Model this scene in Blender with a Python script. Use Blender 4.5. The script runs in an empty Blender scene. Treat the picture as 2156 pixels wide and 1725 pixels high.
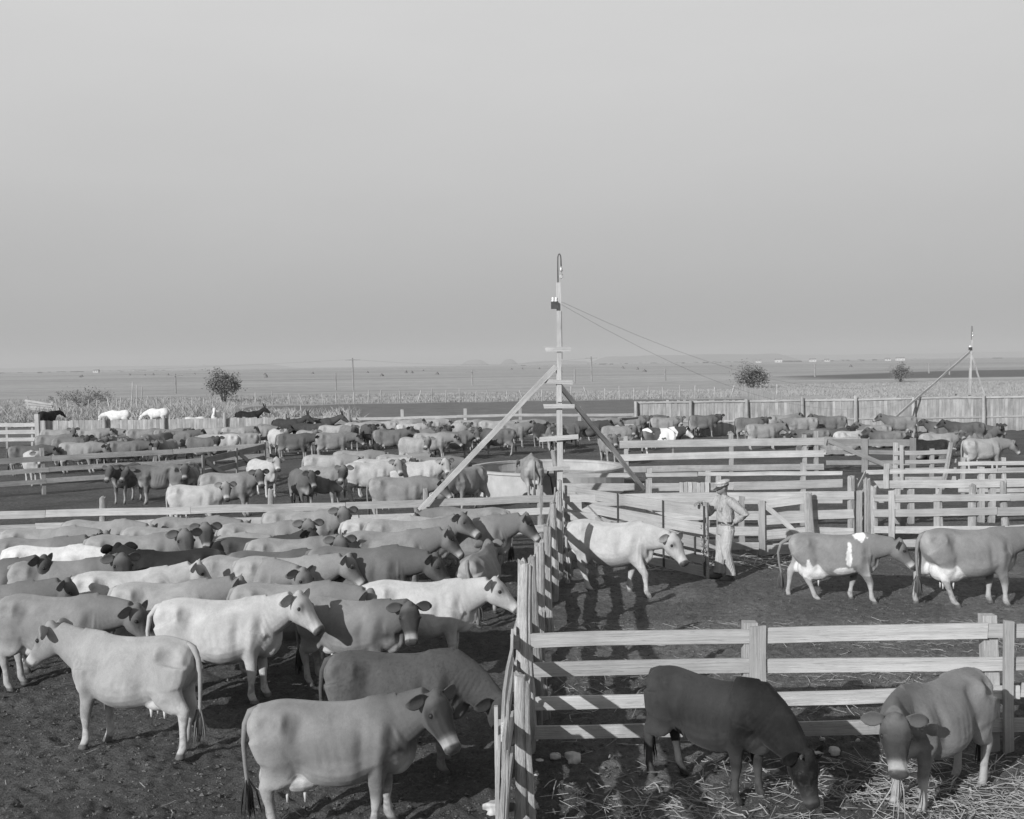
import bpy, math, random
import numpy as np
from mathutils import Vector, Matrix

rng = np.random.default_rng(7)
random.seed(7)
SC = bpy.context.scene
COL = SC.collection

# ------------------------------------------------------------------ camera
F_PX, CX, CY = 2300.0, 1078.0, 862.5      # focal length and centre in the units of a 2156 x 1725 view
CAM_H = 4.0
PITCH = math.radians(2.38)
ROLL = math.radians(0.86)
_f = np.array([0.0, math.cos(PITCH), -math.sin(PITCH)])
_r0 = np.array([1.0, 0.0, 0.0])
_u0 = np.array([0.0, math.sin(PITCH), math.cos(PITCH)])
_r = _r0 * math.cos(ROLL) - _u0 * math.sin(ROLL)
_u = _u0 * math.cos(ROLL) + _r0 * math.sin(ROLL)
cam_data = bpy.data.cameras.new("camera")
cam = bpy.data.objects.new("camera", cam_data)
COL.objects.link(cam)
cam.matrix_world = Matrix(((_r[0], _u[0], -_f[0], 0), (_r[1], _u[1], -_f[1], 0), (_r[2], _u[2], -_f[2], CAM_H), (0, 0, 0, 1)))
cam_data.sensor_width = 36.0
cam_data.lens = 36.0 * F_PX / 2156.0
cam_data.clip_start = 0.1
cam_data.clip_end = 60000.0
SC.camera = cam


def ray(px, py):
    return _f + _r * ((px - CX) / F_PX) + _u * ((CY - py) / F_PX)


def at_z(px, py, z=0.0):
    """world point at height z seen at a place of the view"""
    d = ray(px, py)
    t = (z - CAM_H) / d[2]
    return np.array([d[0] * t, d[1] * t, z])


def at_y(px, py, y):
    """world point at distance y seen at a place of the view"""
    d = ray(px, py)
    t = y / d[1]
    return np.array([d[0] * t, y, CAM_H + d[2] * t])


# ------------------------------------------------------------------ sky, sun, exposure
SUN_AZ = math.radians(39.0)      # shadows fall this far to the right of straight ahead
SUN_EL = math.radians(24.5)
world = bpy.data.worlds.new("World")
SC.world = world
world.use_nodes = True
nt = world.node_tree
nt.nodes.clear()
w_out = nt.nodes.new("ShaderNodeOutputWorld")
w_bg = nt.nodes.new("ShaderNodeBackground")
w_sky = nt.nodes.new("ShaderNodeTexSky")
w_sky.sky_type = 'NISHITA'
w_sky.sun_disc = False
w_sky.sun_elevation = SUN_EL
w_sky.sun_rotation = math.radians(180.0) + SUN_AZ     # the sun stands behind and to the left
w_sky.air_density = 1.0
w_sky.dust_density = 2.0
w_bw = nt.nodes.new("ShaderNodeRGBToBW")              # black and white film
w_geo = nt.nodes.new("ShaderNodeTexCoord")
w_sep = nt.nodes.new("ShaderNodeSeparateXYZ")
w_ramp = nt.nodes.new("ShaderNodeValToRGB")
w_mul = nt.nodes.new("ShaderNodeMix")
w_mul.data_type = 'FLOAT'
nt.links.new(w_geo.outputs["Generated"], w_sep.inputs[0])
nt.links.new(w_sep.outputs["Z"], w_ramp.inputs[0])
SKY = [(0.0, 0.35), (0.012, 0.36), (0.035, 0.40), (0.075, 0.465), (0.16, 0.58), (0.25, 0.655), (0.33, 0.695), (0.5, 0.56), (0.75, 0.40), (1.0, 0.33)]
el = w_ramp.color_ramp.elements
el[0].position, el[0].color = SKY[0][0], (SKY[0][1],) * 3 + (1,)
el[1].position, el[1].color = SKY[-1][0], (SKY[-1][1],) * 3 + (1,)
for p_, v_ in SKY[1:-1]:
    e_ = el.new(p_)
    e_.color = (v_,) * 3 + (1,)
SKY_STRENGTH = 0.10
w_div = nt.nodes.new("ShaderNodeMath")
w_div.operation = 'DIVIDE'
w_div.inputs[1].default_value = SKY_STRENGTH
w_no = nt.nodes.new("ShaderNodeTexNoise")               # faint unevenness of the thin high haze
w_no.inputs["Scale"].default_value = 2.2
w_no.inputs["Detail"].default_value = 4.0
w_mp = nt.nodes.new("ShaderNodeMapping")
w_mp.inputs["Scale"].default_value = (1.0, 1.0, 3.5)
w_mp.inputs["Rotation"].default_value = (0.25, 0.15, 0.0)
nt.links.new(w_geo.outputs["Generated"], w_mp.inputs[0])
nt.links.new(w_mp.outputs[0], w_no.inputs["Vector"])
w_nr = nt.nodes.new("ShaderNodeMapRange")
w_nr.inputs[1].default_value, w_nr.inputs[2].default_value, w_nr.inputs[3].default_value, w_nr.inputs[4].default_value = 0.3, 0.7, 0.965, 1.035
nt.links.new(w_no.outputs["Fac"], w_nr.inputs[0])
w_un = nt.nodes.new("ShaderNodeMath")
w_un.operation = 'MULTIPLY'
nt.links.new(w_ramp.outputs[0], w_un.inputs[0])
nt.links.new(w_nr.outputs[0], w_un.inputs[1])
nt.links.new(w_un.outputs[0], w_div.inputs[0])
nt.links.new(w_sky.outputs[0], w_bw.inputs[0])
w_mul.inputs[0].default_value = 0.93                   # film filter: mostly the even dust-haze gradient of the photograph's sky
nt.links.new(w_bw.outputs[0], w_mul.inputs[2])
nt.links.new(w_div.outputs[0], w_mul.inputs[3])
nt.links.new(w_mul.outputs[0], w_bg.inputs[0])
w_bg.inputs[1].default_value = SKY_STRENGTH
nt.links.new(w_bg.outputs[0], w_out.inputs[0])

sun_data = bpy.data.lights.new("sun", 'SUN')
sun_data.energy = 4.9
sun_data.angle = math.radians(0.53)
sun_data.color = (1.0, 1.0, 1.0)                       # the photograph is black and white
sun = bpy.data.objects.new("sun", sun_data)
COL.objects.link(sun)
_sd = Vector((math.sin(SUN_AZ) * math.cos(SUN_EL), math.cos(SUN_AZ) * math.cos(SUN_EL), -math.sin(SUN_EL)))
sun.rotation_euler = _sd.to_track_quat('-Z', 'Y').to_euler()
sun.location = (-30, -30, 40)

SC.view_settings.view_transform = 'Standard'
SC.view_settings.look = 'None'
SC.view_settings.exposure = 0.0
SC.view_settings.gamma = 1.0
SC.view_settings.use_curve_mapping = False
SC.render.engine = 'CYCLES'
SC.cycles.max_bounces = 5
SC.cycles.diffuse_bounces = 3
SC.cycles.volume_bounces = 1


# ------------------------------------------------------------------ helpers
def tag(o, label=None, cat=None, group=None, kind=None):
    if label: o["label"] = label
    if cat: o["category"] = cat
    if group: o["group"] = group
    if kind: o["kind"] = kind
    return o


def link(name, mesh, parent=None):
    o = bpy.data.objects.new(name, mesh)
    COL.objects.link(o)
    if parent is not None:
        o.parent = parent
    return o


def empty(name, loc=(0, 0, 0)):
    o = bpy.data.objects.new(name, None)
    COL.objects.link(o)
    o.location = loc
    o.empty_display_size = 0.3
    return o


class MB:
    """collects vertices and faces"""
    def __init__(self):
        self.v, self.f, self.n = [], [], 0

    def add(self, verts, faces):
        verts = np.asarray(verts, float)
        self.v.append(verts)
        k = self.n
        self.f.extend([tuple(i + k for i in fc) for fc in faces])
        self.n += len(verts)
        return k

    def rings(self, rings, cap=True):
        rings = [np.asarray(r_, float) for r_ in rings]
        m = len(rings[0])
        fs = []
        for i in range(len(rings) - 1):
            for j in range(m):
                a, b = i * m + j, i * m + (j + 1) % m
                fs.append((a, b, b + m, a + m))
        vs = np.concatenate(rings)
        if cap:
            c0, c1 = rings[0].mean(0), rings[-1].mean(0)
            n0 = len(vs)
            vs = np.concatenate([vs, [c0, c1]])
            L = (len(rings) - 1) * m
            for j in range(m):
                fs.append((n0, (j + 1) % m, j))
                fs.append((n0 + 1, L + j, L + (j + 1) % m))
        return self.add(vs, fs)

    def tube(self, pts, rad, n=8, flat=1.0):
        pts = [np.asarray(p, float) for p in pts]
        if np.isscalar(rad): rad = [rad] * len(pts)
        rs = []
        prev = None
        for i, p in enumerate(pts):
            d = pts[min(i + 1, len(pts) - 1)] - pts[max(i - 1, 0)]
            d = d / (np.linalg.norm(d) + 1e-9)
            ref = np.array([0, 0, 1.0]) if abs(d[2]) < 0.9 else np.array([0, 1.0, 0])
            if prev is None:
                a = np.cross(d, ref)
            else:
                a = prev - d * prev.dot(d)
            a = a / (np.linalg.norm(a) + 1e-9)
            prev = a
            b = np.cross(d, a)
            t = np.arange(n) * 2 * math.pi / n
            rs.append(p + rad[i] * (np.cos(t)[:, None] * a + flat * np.sin(t)[:, None] * b))
        return self.rings(rs)

    def ball(self, c, r, n=10, m=7, axes=None):
        r = np.asarray(r, float) * np.ones(3)
        t = np.arange(n) * 2 * math.pi / n
        rs = []
        for i in range(1, m):
            ph = math.pi * i / m
            loc = np.stack([np.cos(t) * math.sin(ph) * r[0], np.sin(t) * math.sin(ph) * r[1], np.full(n, math.cos(ph) * r[2])], 1)
            if axes is not None: loc = loc @ np.asarray(axes)
            rs.append(np.asarray(c, float) + loc)
        return self.rings(rs[::-1])

    def box(self, lo, hi):
        x0, y0, z0 = lo
        x1, y1, z1 = hi
        v = [(x0, y0, z0), (x1, y0, z0), (x1, y1, z0), (x0, y1, z0), (x0, y0, z1), (x1, y0, z1), (x1, y1, z1), (x0, y1, z1)]
        f = [(3, 2, 1, 0), (4, 5, 6, 7), (0, 1, 5, 4), (1, 2, 6, 5), (2, 3, 7, 6), (3, 0, 4, 7)]
        return self.add(v, f)

    def mesh(self, name, mat=None, smooth=False):
        me = bpy.data.meshes.new(name)
        me.from_pydata(np.concatenate(self.v).tolist() if self.v else [], [], self.f)
        if smooth:
            me.polygons.foreach_set("use_smooth", [True] * len(me.polygons))
        if mat: me.materials.append(mat)
        me.update()
        return me

    def build(self, name, mat, parent=None, smooth=False):
        return link(name, self.mesh(name, mat, smooth), parent)


def vnoise(x, y, seed=0):
    """smooth value noise, -1..1"""
    xi, yi = np.floor(x).astype(np.int64), np.floor(y).astype(np.int64)
    xf, yf = x - xi, y - yi
    u, v = xf * xf * (3 - 2 * xf), yf * yf * (3 - 2 * yf)

    def h(a, b):
        n = (a * 374761393 + b * 668265263 + seed * 974634777) & 0xFFFFFFFF
        n = ((n ^ (n >> 13)) * 1274126177) & 0xFFFFFFFF
        n = n ^ (n >> 16)
        return (n & 0xFFFFFF) / float(0x7FFFFF) - 1.0
    a, b, c, d = h(xi, yi), h(xi + 1, yi), h(xi, yi + 1), h(xi + 1, yi + 1)
    return (a * (1 - u) + b * u) * (1 - v) + (c * (1 - u) + d * u) * v


def smooth01(x, a, b):
    t = np.clip((x - a) / (b - a), 0, 1)
    return t * t * (3 - 2 * t)


# ------------------------------------------------------------------ materials
def new_mat(name, rough=0.85, spec=0.2):
    m = bpy.data.materials.new(name)
    m.use_nodes = True
    t = m.node_tree
    b = t.nodes["Principled BSDF"]
    b.inputs["Roughness"].default_value = rough
    b.inputs["Specular IOR Level"].default_value = spec
    return m, t, b


def N(t, kind, **kw):
    n = t.nodes.new(kind)
    for k, v in kw.items():
        setattr(n, k, v)
    return n


def grey(v):
    return (v, v, v, 1.0)


def noise_node(t, vec, scale, detail=4.0, rough=0.6, dist=0.0):
    n = N(t, "ShaderNodeTexNoise")
    n.inputs["Scale"].default_value = scale
    n.inputs["Detail"].default_value = detail
    n.inputs["Roughness"].default_value = rough
    n.inputs["Distortion"].default_value = dist
    if vec is not None: t.links.new(vec, n.inputs["Vector"])
    return n


def mapping(t, vec, scale):
    m = N(t, "ShaderNodeMapping")
    m.inputs["Scale"].default_value = scale
    t.links.new(vec, m.inputs["Vector"])
    return m.outputs[0]


def ramp(t, fac, stops):
    r = N(t, "ShaderNodeValToRGB")
    e = r.color_ramp.elements
    e[0].position, e[0].color = stops[0][0], grey(stops[0][1])
    e[1].position, e[1].color = stops[-1][0], grey(stops[-1][1])
    for p, v in stops[1:-1]:
        q = e.new(p)
        q.color = grey(v)
    t.links.new(fac, r.inputs[0])
    return r.outputs[0]


def math_node(t, op, a, b=None):
    n = N(t, "ShaderNodeMath", operation=op)
    for i, x in enumerate((a, b)):
        if x is None: continue
        if isinstance(x, (int, float)): n.inputs[i].default_value = x
        else: t.links.new(x, n.inputs[i])
    return n.outputs[0]


def mix_f(t, fac, a, b):
    n = N(t, "ShaderNodeMix", data_type='FLOAT')
    for i, x in ((0, fac), (2, a), (3, b)):
        if isinstance(x, (int, float)): n.inputs[i].default_value = x
        else: t.links.new(x, n.inputs[i])
    return n.outputs[0]


def bump(t, b, height, strength, dist):
    n = N(t, "ShaderNodeBump")
    n.inputs["Strength"].default_value = strength
    n.inputs["Distance"].default_value = dist
    t.links.new(height, n.inputs["Height"])
    t.links.new(n.outputs[0], b.inputs["Normal"])


def plain(name, v, rough=0.8, spec=0.2, metal=0.0, nscale=8.0, amt=0.25):
    m, t, b = new_mat(name, rough, spec)
    tc = N(t, "ShaderNodeTexCoord")
    n = noise_node(t, tc.outputs["Object"], nscale)
    t.links.new(ramp(t, n.outputs["Fac"], [(0.3, v * (1 - amt)), (0.7, v * (1 + amt))]), b.inputs["Base Color"])
    b.inputs["Metallic"].default_value = metal
    return m


def wood_mat(name, lo, hi, dirt=0.5, grain=1.0, mudded=0.45):
    """weathered timber: grain runs along the piece's own X axis"""
    m, t, b = new_mat(name, 0.85, 0.15)
    tc = N(t, "ShaderNodeTexCoord")
    info = N(t, "ShaderNodeObjectInfo")
    off = N(t, "ShaderNodeVectorMath", operation='ADD')
    cmb = N(t, "ShaderNodeCombineXYZ")
    t.links.new(math_node(t, 'MULTIPLY', info.outputs["Random"], 37.0), cmb.inputs[0])
    t.links.new(math_node(t, 'MULTIPLY', info.outputs["Random"], 91.0), cmb.inputs[2])
    t.links.new(tc.outputs["Object"], off.inputs[0])
    t.links.new(cmb.outputs[0], off.inputs[1])
    v = off.outputs[0]
    g1 = noise_node(t, mapping(t, v, (1.5, 55, 55)), 1.0, 5, 0.65, 0.4)
    g2 = noise_node(t, mapping(t, v, (0.5, 16, 16)), 1.0, 5, 0.65, 0.5)
    big = noise_node(t, v, 1.3, 3, 0.55)
    fine = noise_node(t, mapping(t, v, (5, 190, 190)), 1.0, 3, 0.6)
    s = math_node(t, 'ADD', math_node(t, 'MULTIPLY', g1.outputs["Fac"], 0.55), math_node(t, 'MULTIPLY', g2.outputs["Fac"], 0.45))
    base = ramp(t, s, [(0.30, lo * 0.80), (0.43, lo), (0.56, (lo + hi) / 2), (0.70, hi)])
    tone = mix_f(t, info.outputs["Random"], 0.80, 1.10)
    d = ramp(t, big.outputs["Fac"], [(0.35, 1.0 - 0.30 * dirt), (0.62, 1.0)])
    col = math_node(t, 'MULTIPLY', math_node(t, 'MULTIPLY', base, tone), d)
    cr = ramp(t, fine.outputs["Fac"], [(0.28, 0.35), (0.38, 1.0)])
    col = math_node(t, 'MULTIPLY', col, cr)
    geo = N(t, "ShaderNodeNewGeometry")
    spz = N(t, "ShaderNodeSeparateXYZ")
    t.links.new(geo.outputs["Position"], spz.inputs[0])
    mud = noise_node(t, geo.outputs["Position"], 6.0, 5, 0.7)
    lowz = N(t, "ShaderNodeMapRange")
    t.links.new(math_node(t, 'ADD', spz.outputs[2], math_node(t, 'MULTIPLY', mud.outputs["Fac"], -0.9)), lowz.inputs[0])
    lowz.inputs[1].default_value, lowz.inputs[2].default_value, lowz.inputs[3].default_value, lowz.inputs[4].default_value = -0.46, 0.05, mudded, 0.0
    col = mix_f(t, lowz.outputs[0], col, 0.13)                # splashed mud
    t.links.new(col, b.inputs["Base Color"])
    bump(t, b, math_node(t, 'ADD', g1.outputs["Fac"], fine.outputs["Fac"]), 0.55 * grain, 0.012)
    return m


M_RAIL = wood_mat("weathered_board", 0.40, 0.60, 0.7)
M_POST = wood_mat("weathered_post", 0.36, 0.56, 0.8, 1.4)
M_DARK_SHADED_WOOD = wood_mat("dark_shaded_board", 0.25, 0.35, 0.8, 1.0, 0.0)  # dark timber; on the far and left gates it carries shade as colour
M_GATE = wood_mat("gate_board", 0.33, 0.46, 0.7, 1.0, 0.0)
M_FENCEBOARD = wood_mat("board_fence_timber", 0.34, 0.52, 1.0)
M_LOG = wood_mat("split_log", 0.34, 0.58, 0.9, 2.2)
M_METAL = plain("dark_iron", 0.09, 0.5, 0.4, 0.6)
M_PALEMETAL = plain("dull_zinc", 0.45, 0.4, 0.5, 0.5)
M_WIRE = plain("wire", 0.14, 0.6, 0.3)

# ------------------------------------------------------------------ ground
def ground_material():
    m, t, b = new_mat("ground_surface", 0.95, 0.1)
    geo = N(t, "ShaderNodeNewGeometry")
    P = geo.outputs["Position"]
    at = N(t, "ShaderNodeAttribute", attribute_name="zone")
    sp = N(t, "ShaderNodeSeparateColor")
    t.links.new(at.outputs["Color"], sp.inputs[0])
    field, plough, chaff = sp.outputs[0], sp.outputs[1], sp.outputs[2]
    n1 = noise_node(t, P, 0.55, 5, 0.65)
    n2 = noise_node(t, P, 9.0, 6, 0.72)
    n3 = noise_node(t, P, 38.0, 6, 0.78)
    dirt = ramp(t, n1.outputs["Fac"], [(0.3, 0.090), (0.55, 0.130), (0.75, 0.170)])
    dirt = math_node(t, 'MULTIPLY', dirt, ramp(t, n2.outputs["Fac"], [(0.30, 0.60), (0.55, 1.0), (0.72, 1.35)]))
    dirt = math_node(t, 'MULTIPLY', dirt, ramp(t, n3.outputs["Fac"], [(0.32, 0.55), (0.66, 1.40)]))
    speck = ramp(t, noise_node(t, P, 26.0, 2, 0.5).outputs["Fac"], [(0.64, 0.0), (0.70, 1.0)])
    dirt = mix_f(t, math_node(t, 'MULTIPLY', speck, math_node(t, 'MULTIPLY', chaff, 0.75)), dirt, 0.38)
    dirt = mix_f(t, math_node(t, 'MULTIPLY', chaff, 0.6), dirt, math_node(t, 'MULTIPLY', ramp(t, n2.outputs["Fac"], [(0.3, 0.12), (0.7, 0.32)]), 1.0))
    dirt = mix_f(t, N(t, 'ShaderNodeAttribute', attribute_name='dry').outputs['Fac'], dirt, math_node(t, 'MULTIPLY', ramp(t, n1.outputs['Fac'], [(0.3, 0.12), (0.7, 0.18)]), ramp(t, n2.outputs['Fac'], [(0.3, 0.7), (0.7, 1.25)])))
    # dry fields: long streaks across the view, patchy
    f1 = noise_node(t, mapping(t, P, (0.010, 0.055, 0.05)), 1.0, 6, 0.62, 0.4)
    f2 = noise_node(t, mapping(t, P, (0.25, 0.5, 0.5)), 1.0, 5, 0.75)
    f3 = noise_node(t, mapping(t, P, (0.0012, 0.006, 0.05)), 1.0, 4, 0.55)
    fl = ramp(t, f1.outputs["Fac"], [(0.30, 0.27), (0.5, 0.33), (0.7, 0.40)])
    fl = math_node(t, 'MULTIPLY', fl, ramp(t, f2.outputs["Fac"], [(0.3, 0.70), (0.7, 1.25)]))
    fl = math_node(t, 'MULTIPLY', fl, ramp(t, f3.outputs["Fac"], [(0.35, 0.80), (0.65, 1.15)]))
    col = mix_f(t, field, dirt, fl)
    col = mix_f(t, plough, col, math_node(t, 'MULTIPLY', ramp(t, f2.outputs["Fac"], [(0.3, 0.10), (0.7, 0.16)]), 1.0))
    t.links.new(col, b.inputs["Base Color"])
    h = math_node(t, 'ADD', math_node(t, 'MULTIPLY', n2.outputs["Fac"], 1.0), math_node(t, 'MULTIPLY', n3.outputs["Fac"], 0.6))
    bump(t, b, h, 1.0, 0.085)
    bn = [n_ for n_ in t.nodes if n_.bl_idname == 'ShaderNodeBump'][0]
    far_ = math_node(t, 'MAXIMUM', N(t, 'ShaderNodeAttribute', attribute_name='dry').outputs['Fac'], field)
    t.links.new(math_node(t, 'SUBTRACT', 1.0, math_node(t, 'MULTIPLY', far_, 0.88)), bn.inputs['Strength'])
    return m


M_GROUND = ground_material()


def in_yard(x, y):
    e = 6 * vnoise(x / 14.0, y / 17.0, 31) + 2 * vnoise(x / 3.0, y / 4.0, 32)
    lim = np.where(x > 27, 60 + e * 0.3, np.where(x < -27, 95 + e, 117 + e * 0.6))
    return 1 - smooth01(y, lim - 1.5, lim + 1.5)


def ground_height(x, y):
    yard = in_yard(x, y)
    fade = np.clip(14.0 / np.maximum(y, 6.0), 0.25, 1.0)
    h = 0.030 * vnoise(x * 0.9, y * 0.9, 1) + 0.020 * vnoise(x * 3.1, y * 3.1, 2)
    c = vnoise(x * 7.5, y * 7.5, 3) * 0.6 + vnoise(x * 16, y * 16, 4) * 0.5
    h = h + 0.030 * np.sign(c) * np.abs(c) ** 1.3
    h = h + 0.012 * vnoise(x * 33, y * 33, 6)
    return h * yard * fade - 0.02 - 0.05 * (y > 160)


rows = [4.5]
while rows[-1] < 150: rows.append(rows[-1] * 1.0042)
while rows[-1] < 13300: rows.append(rows[-1] * 1.045)
rows = np.array(rows)
NU = 560
u_ = np.linspace(-1, 1, NU)
YY = np.repeat(rows, NU).reshape(-1, NU)
XX = u_[None, :] * (0.62 * rows[:, None] + 4.0)
ZZ = ground_height(XX.ravel(), YY.ravel()).reshape(XX.shape)
for _k in range(2600):                      # hoof prints
    hy = 7.0 + 17 * rng.random() ** 1.3
    hx = rng.uniform(-0.55, 0.55) * hy
    i0, i1 = np.searchsorted(rows, [hy - 0.2, hy + 0.2])
    wid = 0.62 * hy + 4.0
    j0, j1 = int((hx - 0.2 + wid) / (2 * wid) * (NU - 1)), int((hx + 0.2 + wid) / (2 * wid) * (NU - 1)) + 2
    dx, dy = XX[i0:i1, j0:j1] - hx, YY[i0:i1, j0:j1] - hy
    r_ = np.sqrt(dx * dx + dy * dy * 0.7) / rng.uniform(0.045, 0.075)
    ZZ[i0:i1, j0:j1] += -0.022 * np.exp(-r_ ** 2) + 0.010 * np.exp(-((r_ - 1.7) / 0.6) ** 2)
gv = np.stack([XX.ravel(), YY.ravel(), ZZ.ravel()], 1)
nr = len(rows)
ii, jj = np.meshgrid(np.arange(nr - 1), np.arange(NU - 1), indexing='ij')
a_ = (ii * NU + jj).ravel()
gf = np.stack([a_, a_ + 1, a_ + NU + 1, a_ + NU], 1)
gm = bpy.data.meshes.new("ground")
gm.vertices.add(len(gv)); gm.vertices.foreach_set("co", gv.ravel())
gm.loops.add(gf.size); gm.loops.foreach_set("vertex_index", gf.ravel().astype(np.int32))
gm.polygons.add(len(gf)); gm.polygons.foreach_set("loop_start", np.arange(0, gf.size, 4, dtype=np.int32))
gm.polygons.foreach_set("loop_total", np.full(len(gf), 4, dtype=np.int32))
gm.polygons.foreach_set("use_smooth", np.ones(len(gf), dtype=bool))
gm.update()
X, Y = gv[:, 0], gv[:, 1]
fieldm = 1 - in_yard(X, Y)
wob = 12 * vnoise(X / 60, Y / 60, 41)
pl_edge = 62 + 0.9 * np.abs(Y - 330) * 0
plough = smooth01(X, 52, 75) * smooth01(Y + wob * 0.3, 214, 226) * (1 - smooth01(Y + wob + np.clip(140 - X, 0, 80) * 0.9, 330, 352))
chaff = np.clip(smooth01(X, 0.2, 1.2) * (smooth01(vnoise(X * 0.8, Y * 0.8, 51) + 0.25, -0.1, 0.5)) * (1 - smooth01(Y, 20.5, 22.5)), 0, 1)
chaff = np.maximum(chaff, 0.42 * smooth01(X, 0.3, 1.2) * smooth01(Y, 11.0, 12.5) * (1 - smooth01(Y, 25, 30)))
dry = smooth01(Y + 6 * vnoise(X / 9, Y / 12, 52), 48, 82)
zc = np.stack([fieldm, plough, chaff, dry], 1).astype(np.float32)
at_ = gm.attributes.new("zone", 'FLOAT_COLOR', 'POINT')
at_.data.foreach_set("color", zc.ravel())
ad_ = gm.attributes.new('dry', 'FLOAT', 'POINT')
ad_.data.foreach_set('value', dry.astype(np.float32))
gm.materials.append(M_GROUND)
tag(link("ground", gm), kind="structure")


def gz(x, y):
    return float(ground_height(np.array([float(x)]), np.array([float(y)]))[0])


# ------------------------------------------------------------------ far hills
M_HILL = plain("hill_scrub", 0.16, nscale=0.004)


def hill(name, px0, px1, ptop, Y, flat=0.6, depth=1500, seed=0):
    """a ridge: side slopes, an uneven flat top and real depth"""
    hz = 767 - (0.5 * (px0 + px1) - CX) * math.tan(ROLL)
    xs = np.linspace((px0 - CX) / F_PX * Y, (px1 - CX) / F_PX * Y, 60)
    top = 4 + (hz - ptop) * Y / F_PX + 12
    s = np.linspace(0, 1, 60)
    edge = (1 - flat) / 2
    prof = smooth01(s, 0, edge) * (1 - smooth01(s, 1 - edge, 1))
    h = top * prof * (1 + 0.10 * vnoise(s * 9 + seed, s * 0 + seed, 71)) - 12
    mb = MB()
    ringsets = []
    for k, q in ((0, 0.0), (0.25, 0.75), (0.4, 1.0), (0.6, 1.0), (0.75, 0.75), (1.0, 0.0)):
        ringsets.append(np.stack([xs, np.full(60, Y + (k - 0.4) * depth), h * q - 12 * (1 - q)], 1))
    fs = []
    for i in range(len(ringsets) - 1):
        for j in range(59):
            a = i * 60 + j
            fs.append((a, a + 1, a + 61, a + 60))
    mb.add(np.concatenate(ringsets), fs)
    return tag(mb.build(name, M_HILL, smooth=True), kind="structure")


hill("mesa_hill", 1230, 1690, 747.5, 9000, 0.75, seed=1)
hill("mesa_hill", 1560, 2500, 743, 12500, 0.85, seed=2)
hill("butte_hill", 962, 1040, 757.5, 9500, 0.25, 700, seed=3)
hill("butte_hill", 1046, 1100, 757.5, 9000, 0.2, 700, seed=4)
hill("low_hill", 1060, 1290, 760, 10000, 0.3, seed=5)
hill("low_hill", -300, 640, 773, 11000, 0.8, seed=6)

# ------------------------------------------------------------------ haze over the plain
hz_mb = MB()
hz_mb.box((-14000, -30, -14), (14000, 14500, 170))
hm = bpy.data.materials.new("haze_air")
hm.use_nodes = True
ht = hm.node_tree
ht.nodes.clear()
ho = ht.nodes.new("ShaderNodeOutputMaterial")
hv = ht.nodes.new("ShaderNodeVolumePrincipled")
hv.inputs["Color"].default_value = (0.62, 0.62, 0.62, 1)
HAZE_DENSITY = 0.00016
hv.inputs["Density"].default_value = HAZE_DENSITY
hv.inputs["Anisotropy"].default_value = 0.0
ht.links.new(hv.outputs[0], ho.inputs["Volume"])
tag(hz_mb.build("haze", hm), kind="stuff")


# ------------------------------------------------------------------ timber pieces
def frame(p0, xdir, zhint):
    x = Vector(xdir).normalized()
    zh = Vector(zhint)
    y = zh.cross(x)
    y.normalize()
    z = x.cross(y)
    return Matrix(((x[0], y[0], z[0], p0[0]), (x[1], y[1], z[1], p0[1]), (x[2], y[2], z[2], p0[2]), (0, 0, 0, 1)))


def plank(name, p0, p1, width, thick, mat, parent, zhint=(0, 0, 1), wob=0.006, label=None):
    """a sawn piece from p0 to p1; its width lies along zhint; grain along its own X"""
    p0, p1 = np.asarray(p0, float), np.asarray(p1, float)
    L = float(np.linalg.norm(p1 - p0))
    n = int(min(6, max(2, round(L / 0.8))))
    rings = []
    bow = rng.normal(0, wob * 1.6) * min(1.0, L / 2.5)
    c = 0.006 if width > 0.06 else 0.002
    for i in range(n + 1):
        q = i / n
        x = L * q
        dy, dz = rng.normal(0, wob * 0.6), rng.normal(0, wob) + bow * 4 * q * (1 - q)
        if i in (0, n): dy *= 0.3; dz *= 0.3
        w = width * (1 + rng.normal(0, 0.015)) / 2
        t = thick / 2
        sk = rng.normal(0, 0.012) if i in (0, n) else 0.0
        rings.append([(x - sk, -t + dy, -w + c + dz), (x - sk, t + dy, -w + c + dz), (x, t + dy, -w + dz + 0), (x + sk, t + dy, w - c + dz), (x + sk, -t + dy, w - c + dz), (x, -t + dy, -w + dz)])
    rings = [np.array(r_)[[5, 2, 3, 4]] for r_ in rings]
    mb = MB()
    mb.rings([r_[::-1] for r_ in rings])
    o = mb.build(name, mat, None)
    M = frame(p0, p1 - p0, zhint)
    if parent is not None:
        o.parent = parent
        M = parent.matrix_basis.inverted() @ M
    o.matrix_basis = M
    if label: o["label"] = label
    return o


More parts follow.
